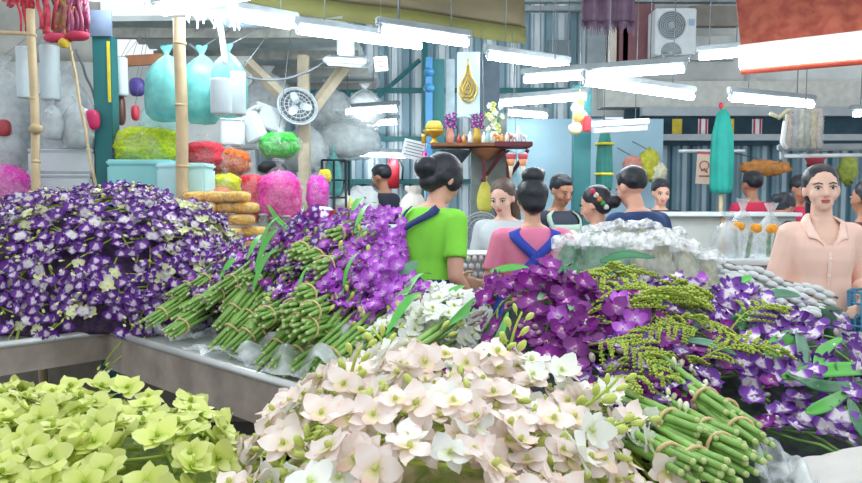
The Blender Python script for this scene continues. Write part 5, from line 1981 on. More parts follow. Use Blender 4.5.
# counter with jars and a red bowl
p = W(288, 228, 5.0)
root = thing('stall_counter', 'wooden stall counter behind the magenta bunches carrying the petal bags', 'counter', (-1.35, 4.95, 0))
a, c = W(245, 228, 5.0), W(350, 228, 5.0)
b = MB(); b.box(((a.x + c.x) / 2 - 0.85, 4.95, a.z - 0.03), (c.x - a.x + 1.7, 0.75, 0.05), None, 0.006); b.build('counter_top', PW, root)
b = MB(); b.box(((a.x + c.x) / 2 - 0.85, 5.0, (a.z - 0.05) / 2), (c.x - a.x + 1.6, 0.6, a.z - 0.05)); b.build('carcass', mat('counter_side', '#8c8478', 0.8), root)
q = W(321, 224, 4.78)
root = thing('red_bowl', 'red plastic bowl of white buds on the counter below the pink petal bag', 'bowl', q)
b = MB(); b.lathe([(0.01, 0.0), (0.055, 0.0), (0.085, 0.05), (0.094, 0.085), (0.10, 0.09), (0.090, 0.088), (0.078, 0.05), (0.01, 0.01)], q, 28); b.build('bowl', RED, root)
b = MB(); b.ellipsoid(q + Vector((0, 0, 0.082)), (0.082, 0.082, 0.03), 20, 8, None, lambda t: 1 + 0.15 * noise.noise(t * 9)); b.build('buds', FOAM, root)
for k, (px, h, lab) in enumerate(((264, 0.15, 'glass jar nearest the scarlet petals'), (275, 0.13, 'glass jar in the middle of the three on the counter'), (286, 0.14, 'glass jar nearest the red bowl'))):
    q = W(px, 240, 4.62)
    root = thing('glass_jar', lab, 'jar', q)
    b = MB(); b.lathe([(0.03, 0), (0.036, 0.01), (0.036, h * 0.8), (0.028, h * 0.9), (0.028, h)], q, 18); b.build('glass', film('jar_glass', '#cfd8d4', 0.3, 0.1, 6, 0.1), root)
    b = MB(); b.lathe([(0.03, h), (0.031, h + 0.012), (0.002, h + 0.014)], q, 18); b.build('lid', GREYM, root)
    b = MB(); b.lathe([(0.0, 0.005), (0.031, 0.006), (0.031, h * 0.55), (0.0, h * 0.56)], q, 14); b.build('contents', mat('jar_fill', '#8a8a6c', 0.7, vary=0.3, scale=40), root)
leaf_thing([W(268, 205, 4.45), W(278, 220, 4.45), W(292, 232, 4.4)], 0.03, 'single pale green leaf leaning before the jars', LEAF_M, (0.2, -1, 0.3))
# round fan head
q = W(297, 107, 5.5)
root = thing('round_fan', 'round grey fan fixed to the wooden post under the stall roof', 'fan', q)
MF = Euler((math.radians(70), 0.2, 0.35)).to_matrix()
b = MB(); b.ellipsoid(q, (0.135, 0.135, 0.03), 28, 10, MF); b.build('motor_back', mat('fan_dark', '#4a5054', 0.5), root)
b = MB()
for r in (0.04, 0.07, 0.10, 0.13, 0.145):
    b.tube([q + MF @ Vector((r * math.cos(t), r * math.sin(t), 0.045 - 0.2 * r)) for t in [2 * PI * k / 28 for k in range(29)]], 0.004 if r < 0.14 else 0.009, 5)
for k in range(20):
    t = 2 * PI * k / 20
    b.tube([q + MF @ Vector((0.02 * math.cos(t), 0.02 * math.sin(t), 0.045)), q + MF @ Vector((0.145 * math.cos(t), 0.145 * math.sin(t), 0.015))], 0.002, 4)
b.build('guard', GREYM, root)
for k in range(3):
    t = 2.1 * k
    b = MB(); b.ellipsoid(q + MF @ Vector((0.06 * math.cos(t), 0.06 * math.sin(t), 0.034)), (0.05, 0.032, 0.004), 10, 6, MF @ Matrix.Rotation(t, 3, 'Z')); b.build('blade', GREYM, root)
b = MB(); b.tube([q + Vector((0, 0.02, -0.02)), W(305, 122, 5.62)], 0.018, 6); b.build('bracket', GREYM, root)

# foam balls in clear bags over the foam boxes
for k, (box, y, lab) in enumerate((((42, 100, 64, 140), 4.6, 'clear bag of small white foam balls close to the slim pole'), ((62, 96, 94, 148), 4.65, 'clear bag of big white foam balls behind the thin leaning stick'))):
    root = bag('ball_bag', lab, 'bag', box, y, BAG_CLEAR, None, 61.0 + k, 0.6)
    x0, y0, x1, y1 = box
    p = W((x0 + x1) / 2, y1, y)
    w, h = S(x1 - x0, y), W(0, y0, y).z - p.z
    r = 0.022 if k == 0 else 0.034
    rr = random.Random(k + 5)
    for j in range(26 if k == 0 else 18):
        a = 2.4 * j
        q = p + Vector((math.cos(a) * (w * 0.40 - r) * rr.uniform(0.6, 1), math.sin(a) * (w * 0.24 - r) * rr.uniform(0.6, 1), r + (h * 0.62) * (j + 0.5) / (26 if k == 0 else 18)))
        b = MB(); b.ellipsoid(q, (r, r, r), 12, 8)
        b.build('foam_ball', FOAM, root)
b = MB(); b.box(W(146, 60, 5.1), (0.26, 0.03, 0.07), Euler((0, -0.05, 0)))
tag(b.build('wood_plank', WOOD), 'short brown plank under the roof between the green post and the teal bag', 'plank')
b = MB(); b.ellipsoid(W(272, 168, 5.15), (0.10, 0.07, 0.05), 16, 10, None, lambda q: 1 + 0.2 * noise.noise(q * 3))
tag(b.build('dark_pouch', DARKM), 'black pouch squeezed between green leaves and pink petals', 'pouch')

# ------------------------------------------------------------------ plastic sleeves and garlands behind the mixed heap
SLEEVE = film('sleeve_film', '#e2e8e8', 0.16, 0.12, 16, 0.16)
RUFF = film('sleeve_mouth', '#fbfdfd', 0.60, 0.15, 40, 0.5)
GRN_FILL = mat('sleeve_greens', '#2a6a46', 0.7, scale=26, color2='#5f9068', bump=0.7)
BRN_FILL = mat('sleeve_buds', '#8f8a6c', 0.7, scale=26, color2='#b9b59a', bump=0.7)
rr = random.Random(71)


def sleeve(k, a, c, r, fill, label, group=None):
    """Flowers in a clear sleeve: narrow foot at a, wide ruffled mouth at c."""
    a, c = Vector(a), Vector(c)
    d = (c - a).normalized()
    M = frame(d)
    L = (c - a).length
    root = thing('wrapped_bouquet', label, 'wrapped bouquet', a, group)
    o_ = k * 2.3
    def ring(t, rad, amp):
        row = []
        for j in range(26):
            th = 2 * PI * j / 26
            m = rad * (1 + amp * math.sin(th * 6 + o_) + amp * noise.noise(Vector((math.cos(th) * 2 + o_, math.sin(th) * 2, t * 5))))
            row.append(a + M @ Vector((math.cos(th) * m, math.sin(th) * m * 0.75, t * L)))
        return row
    b = MB(); b.loft([ring(t, r * q, 0.05 + 0.08 * t) for t, q in ((0, .45), (.2, .62), (.45, .8), (.7, .95), (.86, 1.0))], cap=False); b.build('film', SLEEVE, root)
    b = MB(); b.loft([ring(t, r * q, am) for t, q, am in ((.84, 1.0, .12), (.92, 1.02, .16), (1.0, .95, .22), (1.05, .72, .3), (1.02, .4, .35))], cap=False); b.build('mouth', RUFF, root)
    b = MB(); b.ellipsoid(a + d * L * 0.48, (r * 0.80, r * 0.60, L * 0.47), 40, 28, M, lambda q: 1 + 0.25 * noise.noise(q * 4 + Vector((o_, 0, 0))) + 0.16 * noise.noise(q * 11))
    b.build('contents', fill, root)
    return root


SL = [((570, 306), (572, 240), 2.75, GRN_FILL, 'leafy bouquet in clear plastic just behind the plum cluster'),
      ((594, 314), (596, 238), 2.70, GRN_FILL, 'leafy bouquet in clear plastic, second along from the pink shirt'),
      ((618, 318), (616, 238), 2.70, GRN_FILL, 'leafy bouquet in clear plastic below the garlanded hair'),
      ((640, 322), (636, 240), 2.70, BRN_FILL, 'clear plastic sleeve of pale buds before the dark blue shirt'),
      ((662, 320), (658, 236), 2.70, BRN_FILL, 'clear plastic sleeve of pale buds, tallest before the dark blue shirt'),
      ((684, 318), (680, 244), 2.72, BRN_FILL, 'clear plastic sleeve of pale buds at the elbow of the dark blue shirt'),
      ((706, 316), (702, 254), 2.78, BRN_FILL, 'clear plastic sleeve of pale buds where the white garlands begin'),
      ((650, 272), (640, 226), 3.15, BRN_FILL, 'rear plastic sleeve pushed up against the dark blue shirt'),
      ((625, 268), (618, 226), 3.15, BRN_FILL, 'rear plastic sleeve under the hair garland'),
      ((680, 272), (668, 234), 3.15, BRN_FILL, 'rear plastic sleeve in line with the dark blue elbow'),
      ((604, 272), (596, 230), 3.15, GRN_FILL, 'rear plastic sleeve nearest the pink shirt')]
for k, (a, c, y, fill, lab) in enumerate(SL):
    sleeve(k, W(a[0], a[1], y), W(c[0], c[1], y + 0.10), S(19, y), fill, lab, 'clear plastic sleeves behind the mixed heap')

# white jasmine garlands lying side by side
JAS = mat('jasmine_white', '#cfd3d2', 0.6, vary=0.05)
NET = film('garland_film', '#eef0f0', 0.25, 0.15, 20, 0.2)
for k in range(8):
    a = W(692 + 2 * k, 252 + 8.0 * k, 3.12 - 0.075 * k)
    c = W(838 - 4 * k, 298 + 4.0 * k, 2.96 - 0.06 * k)
    root = thing('jasmine_garland', 'white jasmine garland lying on its rack before the peach blouse, %s from the back' % ORD[k], 'garland', a, 'white garlands in a row')
    b = MB()
    n = 15
    for j in range(n):
        p = a.lerp(c, (j + 0.5 * (k % 2)) / n)
        d = (c - a).normalized()
        p.z += 0.012 * math.sin(j * 1.1 + k)
        M = frame(d)
        b.ellipsoid(p, (0.017, 0.015, 0.027), 8, 6, M)
    b.build('buds', JAS, root)
    b = MB(); b.tube([a, c], 0.006, 6); b.build('thread', mat('garland_thread', '#6a6f66', 0.8), root)
a, c = W(690, 256, 3.18), W(842, 304, 2.98)
e, f = W(706, 316, 2.55), W(812, 334, 2.5)
root = thing('garland_rack', 'tilted grey board carrying the rows of white garlands', 'rack', (a + f) / 2)
dn = Vector((0, 0, -0.035))
b = MB(); b.sheet(lambda u, v: a.lerp(c, u).lerp(e.lerp(f, u), v) + dn, 8, 8, 0.015); b.build('board', mat('rack_board', '#5c5a5c', 0.8, vary=0.2), root)
for q in (a, c, e, f):
    b = MB(); b.box((q.x, q.y, (q.z + dn.z + TOP) / 2), (0.03, 0.03, max(0.02, q.z + dn.z - TOP))); b.build('leg', GREYM, root)
# dark green holder at the blouse hem
q = W(827, 322, 2.75)
b = MB(); b.lathe([(0.008, -0.12), (0.03, -0.11), (0.042, 0.0), (0.046, 0.05), (0.04, 0.055), (0.01, 0.04)], q, 18)
b.tube([q + Vector((0.02, 0, -0.05)), q + Vector((0.05, -0.05, -0.2))], 0.012, 8)
tag(b.build('flower_holder', mat('dark_green_plastic', '#2f5a3c', 0.5)), 'dark green plastic flower holder at the peach blouse hem', 'holder')
# blue mesh basket beside her hand
q = W(886, 316, 3.3)
root = thing('mesh_basket', 'blue mesh basket beside the hand of the woman in peach', 'basket', q - Vector((0, 0, 0.16)))
b = MB()
for k in range(6):
    z = -0.14 + 0.05 * k
    b.tube([q + Vector((0.16 * math.cos(t), 0.10 * math.sin(t), z)) for t in [2 * PI * i / 24 for i in range(25)]], 0.006, 5)
for i in range(24):
    t = 2 * PI * i / 24
    b.tube([q + Vector((0.15 * math.cos(t), 0.093 * math.sin(t), -0.14)), q + Vector((0.165 * math.cos(t), 0.103 * math.sin(t), 0.11))], 0.005, 5)
b.build('mesh', mat('blue_basket', '#3f86a8', 0.5), root)
b = MB(); b.lathe([(0.001, -0.145), (0.15, -0.145), (0.15, -0.135), (0.001, -0.135)], q, 24, sy=0.62); b.build('bottom', mat('blue_basket', '#3f86a8'), root)
b = MB(); b.box(W(850, 345, 3.2) + Vector((0, 0, -0.1)), (0.5, 0.35, 0.03), None, 0.006)
for dx in (-.22, .22):
    for dy in (-.14, .14):
        q2 = W(850, 345, 3.2) + Vector((dx, dy, -0.1)); b.box((q2.x, q2.y, q2.z / 2), (0.03, 0.03, q2.z))
tag(b.build('wooden_stand', mat('stand_wood', '#9a8a80', 0.7, vary=0.2)), 'small wooden stand below the blue mesh basket', 'stand')

# marigold cones in clear sleeves
for k, (px, tipy, py, lab) in enumerate(((727, 212, 248, 'empty folded clear sleeve standing farthest from the peach blouse'), (742, 198, 250, 'clear sleeve with a gathered tip and orange flowers in the middle'), (770, 203, 250, 'clear sleeve with a gathered tip and orange flowers nearest the peach blouse'))):
    y = 4.0 + 0.08 * k
    p, q = W(px, py, y), W(px, tipy, y)
    root = thing('clear_sleeve', lab, 'sleeve', p)
    w = S(20, y)
    h = q.z - p.z
    b = MB()
    def fnr(t, z):
        return 1 + 0.10 * math.sin(5 * t + k) * (0.4 + z / h)
    b.lathe([(w * 0.72, -0.05), (w * 0.8, h * 0.1), (w * 0.75, h * 0.35), (w * 0.55, h * 0.55), (w * 0.22, h * 0.72), (w * 0.10, h * 0.78), (w * 0.24, h * 0.92), (w * 0.32, h)], p, 24, fn=fnr, cap=False)
    b.build('film', film('cone_film', '#e6ecee', 0.28, 0.12, 10, 0.25), root)
    if k:
        for j, dx in enumerate((-0.45, 0.4) if k == 1 else (-0.15, 0.25)):
            b = MB(); b.ellipsoid(p + Vector((dx * w, -w * 0.55, h * 0.46 - 0.01 * j)), (0.036, 0.030, 0.026), 14, 8, None, lambda t: 1 + 0.18 * noise.noise(t * 7))
            b.build('marigold', mat('marigold', '#f0a22c', 0.7, vary=0.2, scale=50, bump=0.6), root)
            b = MB(); b.tube([p + Vector((dx * w * 0.6, 0, -0.05)), p + Vector((dx * w, -0.02, h * 0.4))], 0.012, 6); b.build('stem', STEM_D, root)
p = W(752, 258, 4.1)
root = thing('sleeve_stand', 'low cabinet on which the clear sleeves of orange flowers stand', 'cabinet', (p.x, 4.1, 0))
b = MB(); b.box((p.x, 4.12, p.z - 0.01), (0.62, 0.42, 0.03), None, 0.005); b.build('top', WHITEM, root)
b = MB(); b.box((p.x, 4.12, (p.z - 0.03) / 2), (0.58, 0.38, p.z - 0.03)); b.build('carcass', GREYM, root)

# white woven crates beside the pink shirt
for k, (y0, y1, lab) in enumerate(((252, 300, 'white woven plastic crate on top of the stack beside the pink shirt'), (300, 360, 'white woven plastic crate under another beside the pink shirt'))):
    y = 4.35
    p, q = W(490, y1, y), W(490, y0, y)
    h = q.z - p.z
    root = thing('woven_crate', lab, 'crate', p, None)
    w, d = S(56, y), 0.3
    b = MB()
    nr = 6 if k == 0 else 7
    for r in range(nr):
        z = h * (r + 0.5) / nr
        for sy in (-1, 1):
            n = 9
            for j in range(n):
                x = -w / 2 + w * (j + 0.5 + 0.25 * (1 if r % 2 else -1)) / n
                b.ellipsoid(p + Vector((x, sy * d / 2, z)), (w / n * 0.40, 0.016, h / nr * 0.40), 8, 6)
        for sx in (-1, 1):
            for j in range(7):
                b.ellipsoid(p + Vector((sx * w / 2, -d / 2 + d * (j + 0.5) / 7, z)), (0.016, d / 7 * 0.4, h / nr * 0.40), 8, 6)
    b.build('woven_sides', mat('crate_white', '#e4eaec', 0.5, vary=0.04), root)
    b = MB(); b.box(p + Vector((0, 0, h / 2)), (w * 0.96, d * 0.96, h * 0.96), None, 0.01); b.build('liner', mat('crate_liner', '#9fb0b8', 0.7), root)
    b = MB(); b.box(p + Vector((0, 0, h * 0.985)), (w * 1.04, d * 1.06, h * 0.03), None, 0.004); b.build('rim', WHITEM, root)
p = W(490, 360, 4.35)
b = MB(); b.box((p.x, 4.35, p.z - 0.02), (0.5, 0.4, 0.04))
for dx in (-.22, .22):
    for dy in (-.17, .17):
        b.box((p.x + dx, 4.35 + dy, (p.z - 0.04) / 2), (0.04, 0.04, p.z - 0.04))
tag(b.build('low_table', GREYM), 'low grey table under the woven white crates', 'table')

# white sack behind the lime shirt
bag('white_sack', 'stuffed white sack behind the shoulder of the lime shirt', 'sack', (399, 186, 428, 226), 5.2, mat('sack_cloth', '#d5d0c6', 0.8, vary=0.12, scale=8, bump=0.3), None, 31.0, 0.7, None, 0.8, False)
p = W(410, 226, 5.2)
b = MB(); b.box((p.x - 0.2, 5.25, p.z - 0.02), (1.0, 0.5, 0.04)); b.box((p.x - 0.2, 5.25, (p.z - 0.04) / 2), (0.95, 0.45, p.z - 0.04))
tag(b.build('side_counter', GREYM), 'grey side counter under the stuffed white sack', 'counter')
# work table of the women
p = W(560, 226, 4.75)
root = thing('work_table', 'steel work table between the pink shirt and the two people facing forward', 'table', (0.98, 4.95, 0))
b = MB(); b.box((0.98, 4.93, 0.98), (0.62, 0.5, 0.03), None, 0.006); b.build('table_top', STEEL, root)
for dx in (-.28, .28):
    for dy in (-.2, .2):
        b = MB(); b.box((0.98 + dx, 4.93 + dy, 0.48), (0.04, 0.04, 0.96)); b.build('leg', GREYM, root)
for k, (px, y) in enumerate(((555, 4.8), (566, 4.85), (576, 4.8), (550, 4.9), (584, 4.9), (560, 4.98), (572, 5.0))):
    q = W(px, 231, y); q.z = 1.0
    tag(link('flower_pile', (lambda b_: b_.mesh('flower_pile', mat('white_bud_pile', '#e8e6d6', 0.7, scale=60, color2='#c9cf9a', bump=0.8)))((lambda b_: (b_.ellipsoid(q + Vector((0, 0, 0.10)), (0.06, 0.06, 0.11), 14, 10, None, lambda t: 1 + 0.25 * noise.noise(t * 5)), b_)[1])(MB()))),
        'small heap of pale flowers on the work table, %s from the pink shirt' % ORD[(1, 3, 5, 0, 6, 2, 4)[k]], 'flowers', 'pale flower heaps on the work table')

# table fan
q = W(481, 232, 5.0)
root = thing('table_fan', 'grey table fan standing below the yellow bag', 'fan', q - Vector((0, 0, 0.3)))
b = MB()
for r in (0.03, 0.06, 0.09, 0.115, 0.13):
    b.tube([q + Vector((r * math.cos(t), 0.12 * r - 0.03, r * math.sin(t))) for t in [2 * PI * k / 28 for k in range(29)]], 0.004 if r < .12 else 0.008, 5)
for k in range(18):
    t = 2 * PI * k / 18
    b.tube([q + Vector((0, -0.03, 0)), q + Vector((0.13 * math.cos(t), -0.014, 0.13 * math.sin(t)))], 0.002, 4)
b.build('guard', GREYM, root)
b = MB(); b.ellipsoid(q + Vector((0, 0.05, 0)), (0.05, 0.08, 0.05), 14, 8); b.build('motor', GREYM, root)
for k in range(3):
    t = 2.1 * k + 0.4
    b = MB(); b.ellipsoid(q + Vector((0.055 * math.cos(t), 0.0, 0.055 * math.sin(t))), (0.055, 0.006, 0.035), 12, 6, Matrix.Rotation(-t, 3, 'Y')); b.build('blade', film('fan_blade', '#b9c9cf', 0.6, 0.2), root)
b = MB(); b.tube([q + Vector((0, 0.06, -0.03)), q + Vector((0, 0.05, -0.28))], 0.018, 8); b.build('neck', GREYM, root)
b = MB(); b.lathe([(0.001, 0), (0.10, 0), (0.095, 0.02), (0.03, 0.04)], q + Vector((0, 0.05, -0.31)), 20); b.build('base', GREYM, root)
b = MB(); p = q + Vector((0.06, 0.1, -0.32)); b.box(p, (0.5, 0.4, 0.03), None, 0.004); b.box((p.x, p.y, (p.z - 0.015) / 2), (0.42, 0.32, p.z - 0.015))
tag(b.build('fan_stand', GREYM), 'grey cabinet carrying the table fan', 'cabinet')

# ------------------------------------------------------------------ altar shelf on the post
ay = 4.9
a, c = W(431, 144, ay), W(531, 144, ay)
post = W(503, 190, ay + 0.22)
PST = mat('altar_post', '#8f9a98', 0.8, vary=0.2)
root = thing('altar_shelf', 'brown altar shelf full of offerings fixed to a grey post', 'shelf', (post.x, post.y, 0))
m_ = W(494, 144, ay)
b = MB(); b.box(((a.x + m_.x) / 2, ay + 0.08, a.z - 0.008), (m_.x - a.x, 0.32, 0.022), None, 0.004); b.build('shelf_board', WOOD, root)
b = MB(); b.box(((m_.x + c.x) / 2, ay + 0.06, a.z - 0.006), (c.x - m_.x, 0.30, 0.032), None, 0.004); b.build('shelf_board', DKWOOD, root)
for px in (484, 508):
    u, v, t = W(px, 150, ay), W(px + 13, 178, ay + 0.16), W(px + 14, 150, ay + 0.16)
    b = MB(); b.tube([u + Vector((0.13, 0, 0)), v + Vector((-0.10, 0, -0.02))], 0.016, 4); b.tube([W(px + 0, 150, ay + 0.05), W(px, 182, ay + 0.05)], 0.016, 4); b.build('bracket', DKWOOD, root, smooth=False)
u = W(463, 150, ay)
b = MB(); b.lathe([(0.005, -0.11), (0.05, -0.08), (0.09, -0.03), (0.11, 0.0)], u + Vector((-0.05, 0.05, -0.0)), 16); b.build('corbel', mat('dark_corbel', '#3c4650', 0.7), root)
b = MB(); b.lathe([(0.005, -0.09), (0.04, -0.06), (0.10, -0.015), (0.12, 0.0)], W(487, 148, ay) + Vector((0, 0.06, 0)), 16); b.build('corbel', WOOD, root)
b = MB(); b.box((post.x - 0.10, post.y + 0.02, 1.0), (0.24, 0.10, 2.0)); b.build('post', PST, root)
AZ = a.z + 0.004


def on_shelf(px, dy=0.0):
    p = W(px, 143, ay + dy)
    return Vector((p.x, ay + dy, AZ + (0.008 if px > 495 else 0)))


def tiny(name, label, cat, px, prof, m, dy=0.0, seg=14, extra=None):
    p = on_shelf(px, dy)
    root = thing(name, label, cat, p)
    b = MB(); b.lathe(prof, p, seg); b.build('body', m, root)
    if extra:
        for nm, fn, mm in extra:
            b = MB(); fn(b, p); b.build(nm, mm, root)
    return root


GOLD_M = mat('aged_gold', '#c9a84a', 0.35, metal=0.6, vary=0.2)
def bowl_pile(b, p):
    pass
p = on_shelf(434)
root = thing('pedestal_bowl', 'gold pedestal bowl on the end of the altar shelf', 'bowl', p)
b = MB(); b.lathe([(0.03, 0), (0.035, 0.006), (0.014, 0.02), (0.014, 0.035), (0.04, 0.05), (0.068, 0.075), (0.072, 0.085), (0.062, 0.08), (0.01, 0.055)], p, 24); b.build('bowl', GOLD_M, root)
root = thing('banana_bunch', 'bunch of green yellow bananas heaped in the gold pedestal bowl', 'bananas', p + Vector((0, 0, 0.08)))
for k in range(7):
    t = -0.6 + 0.2 * k
    b = MB(); b.tube([p + Vector((0.055 * t * 1.4, -0.02, 0.075)), p + Vector((0.075 * t, -0.035, 0.105)), p + Vector((0.05 * t, -0.01, 0.135)), p + Vector((0.02 * t, 0.01, 0.145))], [0.006, 0.013, 0.012, 0.004], 8)
    b.build('banana', mat('banana', '#c6b64a', 0.5, vary=0.2), root)
tiny('incense_cup', 'small brass incense cup at the outer end of the shelf beside the gold bowl', 'cup', 424, [(0.012, 0), (0.018, 0.01), (0.016, 0.04), (0.022, 0.06), (0.002, 0.055)], GOLD_M)


def vase(px, label, vm, dy=0.03):
    p = on_shelf(px, dy)
    root = thing('altar_vase', label, 'vase', p)
    b = MB(); b.lathe([(0.018, 0), (0.026, 0.012), (0.028, 0.05), (0.018, 0.085), (0.024, 0.10), (0.004, 0.098)], p, 16); b.build('vase', vm, root)
    for k in range(9):
        q = p + Vector((0.03 * math.cos(k * 2.4), -0.012 + 0.02 * math.sin(k * 2.4), 0.105 + 0.010 * k))
        put('blossom', BLOSSOM['plum'][k % 3], root, q, (0.5 * math.cos(k * 2.4), -1, 0.3), k, 0.042)
    for k in range(5):
        t = -0.7 + 0.35 * k
        b = MB(); b.tube([p + Vector((0, 0, 0.1)), p + Vector((0.07 * t, 0.01, 0.17)), p + Vector((0.16 * t, 0.01, 0.215 - 0.05 * abs(t)))], [0.004, 0.007, 0.001], 5, flat=0.4); b.build('leaf', LEAF_D, root)
    return root


vase(450, 'altar vase with purple orchids next to the banana bowl', mat('salmon_vase', '#d89a86', 0.4))
vase(477, 'altar vase with purple orchids before the blue banner foot', GOLD_M)
p = on_shelf(494, 0.04)
root = thing('altar_vase', 'altar vase with a spray of white and yellow green flowers', 'vase', p)
b = MB(); b.lathe([(0.02, 0), (0.03, 0.02), (0.03, 0.06), (0.02, 0.08), (0.004, 0.078)], p, 16); b.build('vase', WHITEM, root)
for k in range(16):
    q = p + Vector((0.055 * math.cos(k * 2.4) * (0.5 + 0.5 * math.sin(k)), -0.01, 0.085 + 0.0115 * k))
    put('blossom', BLOSSOM['white' if k % 3 else 'lime'][k % 3], root, q, (0.5 * math.cos(k * 2.4), -1, 0.3), k, 0.045)
for k in range(6):
    t = -1 + 0.4 * k
    b = MB(); b.tube([p + Vector((0, 0, 0.08)), p + Vector((0.06 * t, 0.01, 0.18)), p + Vector((0.11 * t, 0.01, 0.25 - 0.06 * abs(t)))], [0.004, 0.008, 0.001], 5, flat=0.4); b.build('leaf', LEAF_M, root)
BOT = [(459, '#a33c3c', 0.055, 'little red bottle next to the first purple vase'), (464, '#c98a4a', 0.06, 'amber bottle between the two purple vases'), (470, '#d8dcd8', 0.075, 'clear slim bottle just before the second purple vase'),
       (484, '#e6e2d6', 0.07, 'cream bottle right after the second purple vase'), (488, '#9fc8c4', 0.085, 'pale teal bottle before the white flowers'), (502, '#e0a45c', 0.05, 'orange bottle under the white flowers'),
       (507, '#e8e6e0', 0.06, 'white figurine bottle first on the dark red shelf end'), (518, '#dfe6ea', 0.105, 'tall white candle bottle near the shelf end')]
for px, c, h, lab in BOT:
    tiny('small_bottle', lab, 'bottle', px, [(0.012, 0), (0.015, 0.005), (0.015, h * 0.6), (0.007, h * 0.78), (0.007, h * 0.95), (0.002, h)], mat('bottle' + c[1:], c, 0.25, vary=0.05), -0.05)
for px, c, lab in ((511, '#d8703c', 'orange animal figurine on the dark red shelf end'), (498, '#e8a04a', 'golden animal figurine beside the white flowers'), (514, '#e6e2dc', 'white animal figurine near the tall candle bottle'), (524, '#e2e6e4', 'white animal figurine at the shelf tip')):
    p = on_shelf(px, -0.04)
    b = MB()
    b.ellipsoid(p + Vector((0, 0, 0.032)), (0.022, 0.014, 0.015), 12, 8); b.ellipsoid(p + Vector((-0.02, -0.004, 0.046)), (0.012, 0.010, 0.012), 10, 6)
    for dx in (-.012, .012):
        for dy in (-.007, .007):
            b.tube([p + Vector((dx, dy, 0)), p + Vector((dx, dy, 0.03))], 0.005, 6)
    b.tube([p + Vector((-0.03, -0.004, 0.044)), p + Vector((-0.037, -0.004, 0.025))], 0.004, 6)
    tag(b.build('figurine', mat('fig' + c[1:], c, 0.4)), lab, 'figurine')
# paddle shaped ornaments hung below the shelf end
for k, (px, lab) in enumerate(((511, 'paddle shaped red and white ornament hanging nearer the altar post'), (523, 'paddle shaped red and white ornament hanging at the shelf tip'))):
    p = W(px, 152, ay - 0.05)
    root = thing('hanging_ornament', lab, 'ornament', p)
    for nm, z0, z1, r0, r1, c in (('tip', -0.09, -0.17, .016, .006, '#e8dcc4'), ('band', -0.045, -0.09, .03, .017, '#f0a878'), ('blade', -0.015, -0.045, .034, .030, '#e05a6a'), ('cap', 0.0, -0.015, .018, .034, '#e6e8ea')):
        b = MB(); b.lathe([(0.001, z1), (r1, z1), ((r0 + r1) / 2, (z0 + z1) / 2), (r0, z0), (0.001, z0)], p, 16, sy=0.4); b.build(nm, mat('orn' + c[1:], c, 0.5), root)
    b = MB(); b.tube([p, p + Vector((0, 0.0, 0.06))], 0.002, 4); b.build('string', WIRE, root)
# yellow bag on the post
bag('cloth_bag', 'yellow green bag hanging from the altar post', 'bag', (477, 176, 493, 212), 5.0, mat('yellow_bag', '#d6cf5c', 0.6, vary=0.15, scale=8), None, 41.0, 0.5, None, 0.8, True, 0.3)
# pale plastic bag under the ornaments
bag('plastic_bag', 'pale blue plastic bag hanging below the paddle ornaments', 'bag', (507, 166, 526, 196), 5.05, BAG_PALE, None, 43.0, 0.5)
# banner with gold drop
a, c = W(457, 118, 5.25), W(480, 52, 5.25)
root = thing('banner_board', 'pale blue banner board with a gold drop emblem above the altar shelf', 'banner', ((a.x + c.x) / 2, 5.25, a.z))
b = MB(); b.box(((a.x + c.x) / 2, 5.25, (a.z + c.z) / 2), (c.x - a.x, 0.02, c.z - a.z), None, 0.003); b.build('board', mat('banner_blue', '#c2dde8', 0.5, vary=0.05), root)
p = W(468, 85, 5.225)
h = S(38, 5.2)
pr = [(0.0, -0.46), (0.14, -0.38), (0.225, -0.22), (0.235, -0.08), (0.17, 0.08), (0.085, 0.22), (0.04, 0.36), (0.02, 0.5)]
b = MB()
out = [Vector((x * h, 0, z * h)) for x, z in pr] + [Vector((-x * h, 0, z * h)) for x, z in reversed(pr)]
b.tube([p + q for q in out] + [p + out[0]], 0.007, 6)
for f in (0.62, 0.34):
    b.tube([p + Vector((q.x * f, 0, (q.z + 0.12 * h) * f - 0.12 * h)) for q in out + [out[0]]], 0.005, 6)
for z in (-0.3, -0.2, -0.1, 0.0):
    b.tube([p + Vector((-0.18 * h, 0, z * h)), p + Vector((0.18 * h, 0, z * h))], 0.003, 5)
b.tube([p + Vector((0, 0, 0.48 * h)), p + Vector((0, 0, 0.68 * h))], 0.006, 6)
b.build('emblem', GOLD_M, root)
b = MB(); n = b.add([p + Vector((q.x, 0.012, q.z)) for q in out]); b.face(list(range(n, n + len(out)))); b.build('emblem_ground', mat('emblem_ground', '#a9b096', 0.5, vary=0.1), root)
# green and blue uprights behind the altar
for i, (px, w, y, m, y0, y1) in enumerate(((437, 15, 6.2, GREENP, 60, 260), (429, 7, 6.1, BLUEP, 58, 260), (582, 17, 6.4, GREENP, 86, 260), (489, 20, 6.3, mat('dark_panel', '#44525c', 0.7), 55, 120), (450, 9, 6.3, mat('pale_panel', '#a9b9c0', 0.6), 60, 120))):
    p, q = W(px, y0, y), W(px, y1, y)
    b = MB(); b.box((p.x, y, (p.z + 0) / 2 if y1 > 200 else (p.z + q.z) / 2), (S(w, y), 0.1, p.z if y1 > 200 else p.z - q.z), None, 0.004)
    struct('pillar_%d' % (i + 1), b, m)
for px, z in ((429, 88), (429, 72)):
    q = W(px, z, 6.05); b = MB(); b.ellipsoid(q, (0.045, 0.045, 0.035), 14, 8); tag(b.build('pipe_clamp', BLUEP), 'blue clamp on the blue pipe at %s' % ('banner height' if z == 88 else 'lamp height'), 'clamp')
